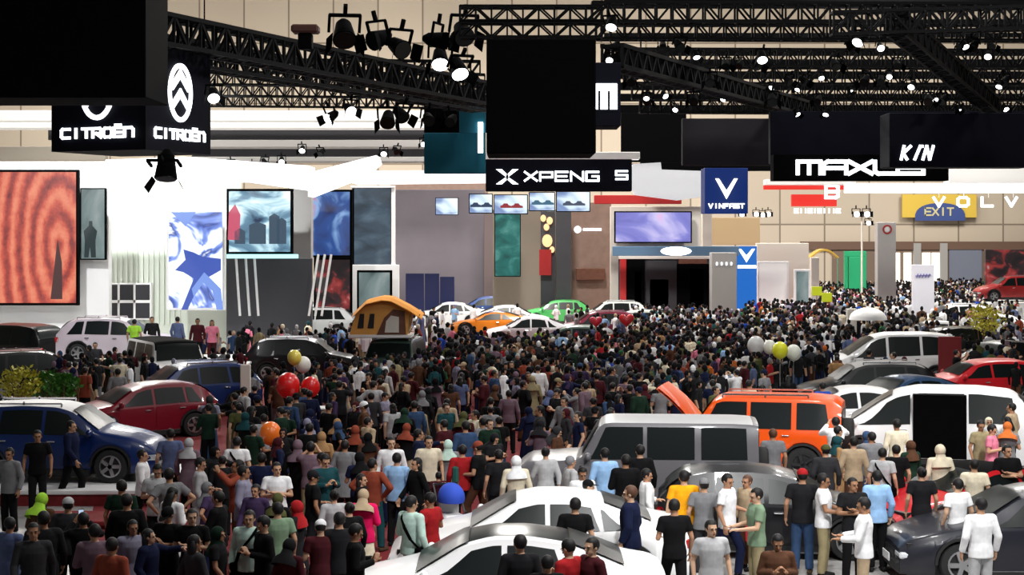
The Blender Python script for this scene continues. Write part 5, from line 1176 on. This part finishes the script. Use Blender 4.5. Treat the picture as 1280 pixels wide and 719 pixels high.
 (711, 674, 1.72, 230, 'phone', 'tee', 'red', 'trousers', 'black', 'hair', None, 'person in red top at the bottom edge, first of the red-topped pair'),
 (740, 672, 1.74, 300, 'relaxed', 'shirt', 'maroon', 'trousers', 'charcoal', 'hair', None, 'person in maroon red shirt leaning in beside the red top at the bottom edge'),
 (684, 694, 1.6, 180, 'relaxed', 'tee', 'black', 'trousers', 'black', 'hair', None, 'person in black top lowest at the bottom edge, only the hair showing'),
 (168, 399, 1.7, 175, 'relaxed', 'tee', 'lime', 'trousers', 'black', 'hair', None, 'person in fluorescent lime top beside the pearl white SUV'),
 (675, 409, 1.72, 170, 'relaxed', 'shirt', 'lime', 'trousers', 'green', 'hair', None, 'person in vivid lime shirt and green trousers beyond the crowd'),
 (717, 428, 1.7, 180, 'relaxed', 'shirt', 'khaki', 'trousers', 'brown', 'hair', None, 'person in khaki yellow shirt before the dark green grey hatchback'),
 (265, 400, 1.64, 0, 'relaxed', 'tee', 'pink', 'trousers', 'maroon', 'long_hair', None, 'person in pink top on the stage beside the slanted light bars'),
 (247, 398, 1.7, 0, 'relaxed', 'shirt', 'maroon', 'trousers', 'black', 'hair', None, 'person in maroon shirt before the snow sport picture'),
 (222, 396, 1.7, 160, 'relaxed', 'shirt', 'slate blue', 'trousers', 'charcoal', 'hair', None, 'person in slate blue shirt before the snow sport picture'),
 (190, 396, 1.7, 20, 'relaxed', 'shirt', 'charcoal', 'trousers', 'black', 'hair', None, 'person in charcoal shirt behind the pearl white SUV bonnet'),
 (1028, 478, 1.7, 190, 'relaxed', 'shirt', 'blue', 'trousers', 'black', 'hair', None, 'person in royal blue shirt at the white sedan behind the orange roof'),
 (928, 398, 1.7, 180, 'relaxed', 'shirt', 'blue', 'trousers', 'charcoal', 'hair', None, 'person in royal blue shirt below the plain grey totem pillar'),
 (119, 428, 1.7, 0, 'relaxed', 'tee', 'dark grey', 'trousers', 'black', 'hair', None, 'person in dark grey top before the flank of the pearl white SUV'),
 (156, 438, 1.74, 200, 'relaxed', 'jacket', 'black', 'trousers', 'black', 'hair', None, 'person in black jacket beside the white framed off-roader'),
 (665, 470, 1.66, 180, 'relaxed', 'tunic', 'khaki', 'trousers', 'dark grey', 'headscarf', 'khaki', 'person in khaki tunic and khaki headscarf in the middle of the aisle'),
 (285, 442, 1.66, 180, 'relaxed', 'shirt', 'green', 'trousers', 'black', 'hair', None, 'person in green shirt beside the slim white totem'),
]
POS = {}
for (px, py, h, yw, pose, top, tc_, bot, bc_, hd, hc_, lb) in ONE:
    D_ = head_depth(py, h); b = 0.
    X_ = wx(px, D_)
    if 20 < px < 300 and 395 < py < 402: D_ = F * (H - h - .8) / (py - HY); b = .8; X_ = wx(px, D_)
    POS[lb] = person(X_, D_, R(yw), pose, top, tc_, bot, bc_, hd, hc_, h, label=lb.replace('kneeling-height ', ''), base=b)

# things they hold or wear
def hand_at(o, s=1):
    pose = next(x for x in ONE if POS[x[-1]] is o)[4]; e, w, d = POSES[pose]['arm'](s); p = Vector(w) + Vector(d).normalized() * .1
    o_m = Matrix.Translation(o.location) @ Matrix.Rotation(o.rotation_euler.z, 4, 'Z') @ Matrix.Scale(o.scale[0], 4)
    return o_m @ p
def by(txt): return next(v for k, v in POS.items() if txt in k)
def bag(o, s, m, label, size=(.15, .06, .2), drop=.3):
    p = hand_at(o, s); g = empty('bag', (p.x, p.y, p.z - drop - size[2]), o.rotation_euler.z, label, 'bag'); mb = MB(); mb.box(-size[0], size[0], -size[1], size[1], 0, size[2] * 2, .03); mb.build('pouch', m, g)
    mb = MB(); mb.bar((-size[0] * .6, 0, size[2] * 2), (0, 0, size[2] * 2 + drop), .018); mb.bar((size[0] * .6, 0, size[2] * 2), (0, 0, size[2] * 2 + drop), .018); mb.build('strap', m, g)
bag(by('holding a red bag'), 1, principled('red bag cloth', (.4, .015, .02), .7), 'dark red bag held by the person in the white top')
bag(by('dark green bag'), 1, principled('green bag cloth', (.01, .09, .07), .7), 'dark green bag held by the person in the rust cap', (.17, .06, .25), .1)
def strap_bag(o, m, label):
    g = empty('shoulder_bag', o.location, o.rotation_euler.z, label, 'bag'); g.scale = o.scale; mb = MB()
    pts = [(.13, -.02, 1.45), (.1, -.12, 1.38), (0, -.155, 1.25), (-.12, -.14, 1.08), (-.2, -.03, .93)]; pts2 = [(.13, -.02, 1.45), (.1, .1, 1.38), (0, .15, 1.25), (-.12, .14, 1.08), (-.2, .03, .93)]
    for P_ in (pts, pts2):
        for a, b in zip(P_, P_[1:]): mb.bar(a, b, .034)
    mb.build('strap', M['black'], g); mb = MB(); mb.box(-.27, -.17, -.13, .13, .74, .96, .02); mb.build('pouch', m, g)
strap_bag(by('tan bag at hip'), principled('tan leather', (.45, .16, .03), .6), 'tan shoulder bag worn over the white top')
strap_bag(by('pale mint shirt with black strap facing'), M['black'], 'black shoulder bag worn over the pale mint shirt at the bottom edge')
strap_bag(by('pale mint shirt with black strap beside'), M['black'], 'black shoulder bag worn over the pale mint shirt beside the red top')
strap_bag(by('light grey top with black strap'), M['black'], 'black shoulder bag worn over the light grey top before the white van')
def phone(o, label):
    p = (hand_at(o, 1) + hand_at(o, -1)) / 2; g = empty('phone', p, o.rotation_euler.z, label, 'phone'); mb = MB(); mb.box(-.04, .04, -.006, .006, -.07, .09, .004); mb.build('shell', M['black'], g)
    mb = MB(); mb.box(-.035, .035, .006, .008, -.06, .08); mb.build('display', glow('phone display', (.6, .75, 1), .8), g)
phone(by('looking at a phone'), 'phone held by the person in the red short-sleeved top')
phone(by('light grey top with both hands'), 'dark phone held at chest by the light grey top')
phone(by('filming towards'), 'phone raised by the person filming the red carpeted step')

# ------------------------------------------------------------------ the crowd: individuals, each described by its look and its place
LAND = [('the silver off-roader', 795, 31.6), ('the orange off-roader', 925, 37.), ('the big white van', 1153, 38.4), ('the white-roofed blue SUV', 78, 35.8), ('the dark red hatchback', 172, 44.5), ('the mid blue SUV', 232, 49.6), ('the orange tent', 492, 57), ('the long black SUV', 383, 61.5), ('the beige counter', 391, 42.5), ('the red balloons', 370, 43), ('the orange balloon', 338, 35),
        ('the white sedan', 673, 25.9), ('the stroller', 565, 27.5), ('the lemon balloon', 975, 52), ('the far white van', 1112, 60), ('the bright red hatchback', 1203, 51), ('the cream robe', 645, 28.5), ('the black robe', 372, 31), ('the hot pink jacket', 454, 25.5), ('the khaki headscarf', 665, 44.8), ('the raised orange bonnet', 825, 37), ('the dark green grey hatchback', 712, 72)]
LAND = [(n, wx(p, d), d) for n, p, d in LAND]
def where(X, Y):
    n, lx, ly = min(LAND, key=lambda t: (t[1] - X) ** 2 + ((t[2] - Y) * .8) ** 2); dx, dy = X - lx, Y - ly; r = math.hypot(dx, dy)
    rel = ('close ' if r < 2.2 else '') + ('behind' if dy > abs(dx) * .8 else 'in front of' if -dy > abs(dx) * .8 else 'beside')
    if r > 5: rel = 'well ' + ('beyond' if dy > 0 else 'in front of')
    return rel + ' ' + n
PAL_D = ['black'] * 11 + ['charcoal'] * 7 + ['navy'] * 5 + ['dark grey'] * 4 + ['brown'] * 3 + ['maroon'] * 3 + ['grey'] * 3 + ['slate blue', 'olive', 'tan', 'mauve', 'mauve', 'teal', 'dark green', 'purple', 'beige', 'rust', 'red', 'light grey', 'white', 'cream', 'denim', 'lavender', 'khaki']
PAL_L = ['black'] * 5 + ['charcoal'] * 4 + ['navy'] * 3 + ['grey'] * 3 + ['light grey'] * 3 + ['white'] * 7 + ['cream'] * 2 + ['mauve', 'lavender', 'tan', 'beige', 'red', 'maroon', 'brown', 'blue', 'slate blue', 'light blue', 'khaki', 'olive', 'pink', 'teal', 'green', 'orange']
BOT = ['black'] * 5 + ['charcoal'] * 3 + ['navy'] * 2 + ['denim'] * 2 + ['brown', 'dark grey', 'grey', 'khaki', 'beige']
USED = set(o['label'] for o in POS.values())
def random_person(X, Y, pal, facing_bias=180):
    for tries in range(60):
        top = random.choice(['tee'] * 5 + ['shirt'] * 4 + ['jacket'] * 2 + ['tunic'] * 2 + ['robe']); tc_ = random.choice(pal); hd = random.choice(['hair'] * 7 + ['long_hair', 'bun_hair', 'cap'] + (['headscarf'] * 2))
        if top in ('tunic', 'robe'): hd = random.choice(['headscarf', 'headscarf', 'long_hair'])
        bot = None if top == 'robe' else ('skirt' if hd in ('headscarf', 'long_hair') and random.random() < .35 else 'shorts' if top == 'tee' and random.random() < .12 else 'trousers'); bc_ = random.choice(BOT)
        hc_ = random.choice(pal if hd == 'headscarf' else BOT + ['white', 'red']) if hd in ('headscarf', 'cap') else None
        hn = HAIRS.get(hd) or '%s %s' % (hc_, hd)
        lb = 'person, %s %s%s, %s, %s' % (tc_, TOPN[top].replace('short-sleeved top', 't-shirt').replace('long-sleeved ', ''), '' if bot is None else ', %s %s' % (bc_, bot), hn.replace('short black hair', 'short hair').replace('long black hair', 'long hair').replace('black hair in a bun', 'hair bun'), where(X, Y))
        if lb in USED or len(lb.split()) > 16: continue
        USED.add(lb); break
    pose = random.choice(['relaxed'] * 4 + ['walk', 'walk', 'stride', 'phone', 'phone', 'folded', 'photo', 'hip', 'point', 'carry', 'give'])
    yw = R(random.gauss(facing_bias, 50)) if random.random() < .62 else random.uniform(0, 2 * PI)
    h = random.uniform(1.5, 1.66) if hd in ('headscarf', 'long_hair', 'bun_hair') else random.uniform(1.6, 1.78)
    return person(X, Y, yw, pose, top, tc_, bot, bc_, hd, hc_, h, label=lb)
rooms = [  # area of head tops in the photograph, palette, share
 ([(215, 719), (120, 640), (215, 560), (235, 500), (320, 470), (330, 455), (460, 452), (560, 440), (760, 445), (870, 470), (790, 490), (740, 545), (690, 565), (560, 600), (470, 690), (440, 719)], PAL_D, 165, .62),
 ([(0, 700), (0, 640), (120, 640), (215, 719)], PAL_D, 3, .6),
 ([(60, 470), (75, 440), (160, 440), (160, 478)], PAL_D, 10, .6),
 ([(860, 455), (1000, 440), (1010, 480), (870, 492)], PAL_L, 10, .6),
 ([(1030, 520), (1240, 560), (1240, 575), (1030, 575)], PAL_D, 6, .6),
 ([(1220, 520), (1270, 480), (1275, 560), (1240, 570)], PAL_L, 7, .55),
 ([(1040, 438), (1210, 438), (1210, 455), (1040, 455)], PAL_D, 8, .55),
]
NOZONE = [(px, py, 9) for px, py, *_ in ONE]
for poly, pal, cnt, sp in rooms:
    xs_ = [p[0] for p in poly]; ys_ = [p[1] for p in poly]; made = tries = 0
    while made < cnt and tries < 9000:
        tries += 1; px, py = random.uniform(min(xs_), max(xs_)), random.uniform(min(ys_), max(ys_))
        if not inpoly((px, py), poly): continue
        if any(abs(px - a) < max(7, 16 * (py - 290) / 330) and abs(py - b) < 22 and b < py + 22 for a, b, _ in NOZONE if b > 500): continue
        h = 1.68; Y = head_depth(py, h); X = wx(px, Y)
        if Y < 21.5 or near_people(X, Y, sp) or in_car(X, Y): continue
        random_person(X, Y, pal); made += 1
print('individuals', len(PEOPLE))

# ------------------------------------------------------------------ the far crowd, one object
def crowd_mesh(spots):
    V, Fc, MI = [], [], []; names = sorted(COL); idx = {n: i for i, n in enumerate(names)}; base = len(names)
    def ringset(rs, mi):
        b = len(V); n = len(rs[0])
        for r in rs: V.extend(r)
        for k in range(len(rs) - 1):
            for j in range(n): Fc.append((b + k * n + j, b + k * n + (j + 1) % n, b + (k + 1) * n + (j + 1) % n, b + (k + 1) * n + j)); MI.append(mi)
        Fc.append(tuple(b + (len(rs) - 1) * n + j for j in range(n))); MI.append(mi)
    rn = random.Random(3)
    for X, Y, pal in spots:
        s = rn.uniform(.9, 1.04); a = rn.gauss(PI, 1.) if rn.random() < .6 else rn.uniform(0, 6.28); ca, sa = math.cos(a), math.sin(a)
        def P_(x, y, z): x *= s; y *= s; return (X + x * ca - y * sa, Y + x * sa + y * ca, z * s)
        def ell(z, rx, ry, n=8, cx=0, cy=0): return [P_(cx + rx * math.cos(2 * PI * i / n), cy + ry * math.sin(2 * PI * i / n), z) for i in range(n)]
        top, bot = idx[rn.choice(pal)], idx[rn.choice(BOT)]; scarf = rn.random() < .22; hairm = idx[rn.choice(pal)] if scarf else idx['black']; robe = rn.random() < .15
        if robe: ringset([ell(.05, .26, .22), ell(.8, .2, .16), ell(1.05, .16, .13), ell(1.3, .19, .13), ell(1.42, .17, .1), ell(1.47, .07, .06)], top)
        else:
            st = rn.uniform(-.14, .14)
            for sx in (-1, 1): ringset([ell(.0, .055, .09, 6, .1 * sx, st * sx), ell(.5, .07, .075, 6, .095 * sx, st * sx * .5), ell(.9, .095, .1, 6, .09 * sx)], bot)
            ringset([ell(.82, .175, .125), ell(1.05, .155, .12), ell(1.3, .19, .13), ell(1.41, .175, .1), ell(1.47, .06, .06)], top)
        bent = rn.random() < .35; sl = rn.random() < .5
        for sx in (-1, 1):
            sh = (.2 * sx, 0, 1.37); el = (.25 * sx, .03, 1.12); wr = (.12 * sx, -.27, 1.2) if bent else (.26 * sx, -.06, .86)
            for (p, q, r0, r1, m) in ((sh, el, .06, .05, top), (el, wr, .045, .035, top if sl else base)):
                d = (Vector(q) - Vector(p)).normalized(); u = d.cross(Vector((1, 0, .1))).normalized(); w = d.cross(u)
                ringset([[P_(*(Vector(p) + (u * math.cos(2 * PI * i / 5) + w * math.sin(2 * PI * i / 5)) * r0)) for i in range(5)], [P_(*(Vector(q) + (u * math.cos(2 * PI * i / 5) + w * math.sin(2 * PI * i / 5)) * r1)) for i in range(5)]], m)
        b = len(V); n = 8; k_ = 5
        V.append(P_(0, 0, 1.7))
        for i in range(1, k_):
            t = PI * i / k_; 
            for j in range(n): V.append(P_(.085 * math.sin(t) * math.cos(2 * PI * j / n), .1 * math.sin(t) * math.sin(2 * PI * j / n), 1.58 + .12 * math.cos(t)))
        V.append(P_(0, 0, 1.46))
        for j in range(n):
            Fc.append((b, b + 1 + j, b + 1 + (j + 1) % n)); MI.append(hairm)
            q = b + 1 + (k_ - 2) * n; Fc.append((len(V) - 1, q + (j + 1) % n, q + j)); MI.append(base)
        for i in range(k_ - 2):
            for j in range(n):
                p = b + 1 + i * n; Fc.append((p + j, p + j + n, p + (j + 1) % n + n, p + (j + 1) % n)); front = j in (5, 6) or (j in (4, 7) and i == 2)
                MI.append(base if (front and i > 0) or (front and i == 0 and False) else hairm)
    me = bpy.data.meshes.new('crowd'); me.from_pydata(V, [], Fc)
    for nme in names: me.materials.append(principled('crowd ' + nme, COL[nme], .9, spec=.15))
    me.materials.append(principled('crowd skin', (.44, .24, .15), .6)); me.polygons.foreach_set('material_index', MI); me.update(); return me
SP = []; grid = {}
def try_add(X, Y, pal, r):
    k = (round(X / r), round(Y / r))
    for a in (-1, 0, 1):
        for b in (-1, 0, 1):
            for (u, v) in grid.get((k[0] + a, k[1] + b), ()):
                if (u - X) ** 2 + (v - Y) ** 2 < r * r: return False
    if near_people(X, Y, .5) or in_car(X, Y, .3): return False
    grid.setdefault(k, []).append((X, Y)); SP.append((X, Y, pal)); return True
PAL_M = PAL_D + PAL_L
PAL_F = PAL_L * 2 + PAL_D + ['white'] * 10 + ['light grey'] * 8 + ['cream'] * 4 + ['lavender'] * 3
far_rooms = [
 ([(300, 462), (420, 440), (560, 428), (640, 425), (860, 432), (960, 440), (870, 470), (560, 452)], PAL_D + PAL_D + PAL_L, 260, .6),
 ([(540, 430), (545, 404), (640, 412), (830, 400), (1010, 405), (1040, 430), (970, 445), (700, 440)], PAL_M, 330, .6),
 ([(780, 400), (800, 372), (900, 372), (1080, 372), (1130, 385), (1130, 420), (960, 420), (830, 410)], PAL_F, 520, .62),
 ([(880, 374), (940, 358), (1110, 350), (1180, 354), (1240, 372), (1120, 378)], PAL_F, 600, .65),
 ([(1000, 352), (1250, 346), (1250, 360), (1000, 360)], PAL_F, 420, .7),
 ([(1120, 372), (1270, 372), (1270, 450), (1180, 420), (1120, 400)], PAL_F, 150, .7),
 ([(300, 410), (300, 396), (440, 394), (560, 380), (900, 378), (900, 388), (560, 400), (430, 420)], PAL_F, 110, .6),
 ([(60, 455), (75, 425), (160, 418), (300, 408), (300, 440), (160, 450)], PAL_D, 40, .6),
]
for poly, pal, cnt, r in far_rooms:
    xs_ = [p[0] for p in poly]; ys_ = [p[1] for p in poly]; made = tries = 0
    while made < cnt and tries < cnt * 25:
        tries += 1; px, py = random.uniform(min(xs_), max(xs_)), random.uniform(min(ys_), max(ys_))
        if not inpoly((px, py), poly): continue
        Y = head_depth(py, 1.68)
        if Y > 165 or (px < 500 and Y > 74) or (px < 935 and Y > 91) or (px < 1016 and Y > 96) or inpoly((px, py), [(545, 402), (560, 382), (700, 380), (700, 400), (650, 407)]) or inpoly((px, py), [(300, 425), (300, 372), (440, 372), (430, 400)]) and random.random() < .7: continue
        X = wx(px, Y) + random.uniform(-.2, .2)
        if try_add(X, Y + random.uniform(-.3, .3), pal, r): made += 1
    print('far room', made)
cr = link('crowd', crowd_mesh(SP)); tag(cr, 'dense distant crowd of visitors filling the aisle beyond the parked cars', 'crowd', kind='stuff')
print('crowd', len(SP))
# ------------------------------------------------------------------ light and camera
def area(loc, size, power, col=(1, 1, 1), rot=(0, 0, 0), name='unseen_hall_light', spread=180):
    l = bpy.data.lights.new(name, 'AREA'); l.shape = 'SQUARE'; l.size = size; l.energy = power; l.color = col; l.spread = R(spread)
    o = bpy.data.objects.new(name, l); C.objects.link(o); o.location = loc; o.rotation_euler = rot; return o
for y in (22, 38, 56):
    for x in (-12, 2, 15): area((x, y, 14 + y * .17), 2.2, (1900 if x > 5 else 1150) if x > -5 else 260, (1, .985, .96), name='rigging_lamp')
for y in (80, 105, 135):
    for x in (-26, 0, 26): area((x, y, 27), 4, 9000, (1, .96, .9))  # unseen area lights put in as the hall's general light
for x in (-45, -15, 15, 45): area((x, 150, 20), 6, 4800, (1, .95, .88), rot=(R(75), 0, 0), name='added_wall_light')  # added out of view to brighten the far wall, no fixture built
def spot(loc, to, power, ang, col=(1, 1, 1), size=.3, blend=.6, name='booth_spotlight'):
    l = bpy.data.lights.new(name, 'SPOT'); l.energy = power; l.spot_size = R(ang); l.spot_blend = blend; l.color = col; l.shadow_soft_size = size
    o = bpy.data.objects.new(name, l); C.objects.link(o); o.location = loc; o.rotation_euler = (Vector(to) - Vector(loc)).to_track_quat('-Z', 'Y').to_euler(); return o
spot((-14, 64, 14.5), (-18, 77, 3), 19000, 75, (.97, 1, 1))          # stage wash on the white booth walls
spot((-22, 62, 14.5), (-25, 76, 2), 9000, 80)
spot((-14, 50, 12.5), (-17, 62, 1), 4000, 60)
spot((11, 26, 13), (10.5, 37, 1), 6500, 50)                          # over the white van and orange off-roader
spot((3, 17, 12), (2, 27, 0), 5000, 60)
spot((9, 16, 12), (7, 27, 0), 5000, 55)
w = bpy.data.worlds.new('hall air'); SC.world = w; w.use_nodes = True
w.node_tree.nodes['Background'].inputs[0].default_value = (.8, .85, 1, 1); w.node_tree.nodes['Background'].inputs[1].default_value = .1
cam = bpy.data.cameras.new('camera'); cam.sensor_width = 36; cam.lens = F / 1280 * 36; cam.shift_y = (HY - 359.5) / 1280; cam.clip_end = 600
co = bpy.data.objects.new('camera', cam); C.objects.link(co); co.location = (0, 0, H); co.rotation_euler = (PI / 2, 0, 0); SC.camera = co
SC.view_settings.view_transform = 'Standard'; SC.view_settings.look = 'None'; SC.view_settings.gamma = 1; SC.view_settings.use_curve_mapping = False
SC.view_settings.exposure = 0.0
SC.cycles.max_bounces = 6; SC.cycles.diffuse_bounces = 2; SC.cycles.glossy_bounces = 2; SC.cycles.use_denoising = True
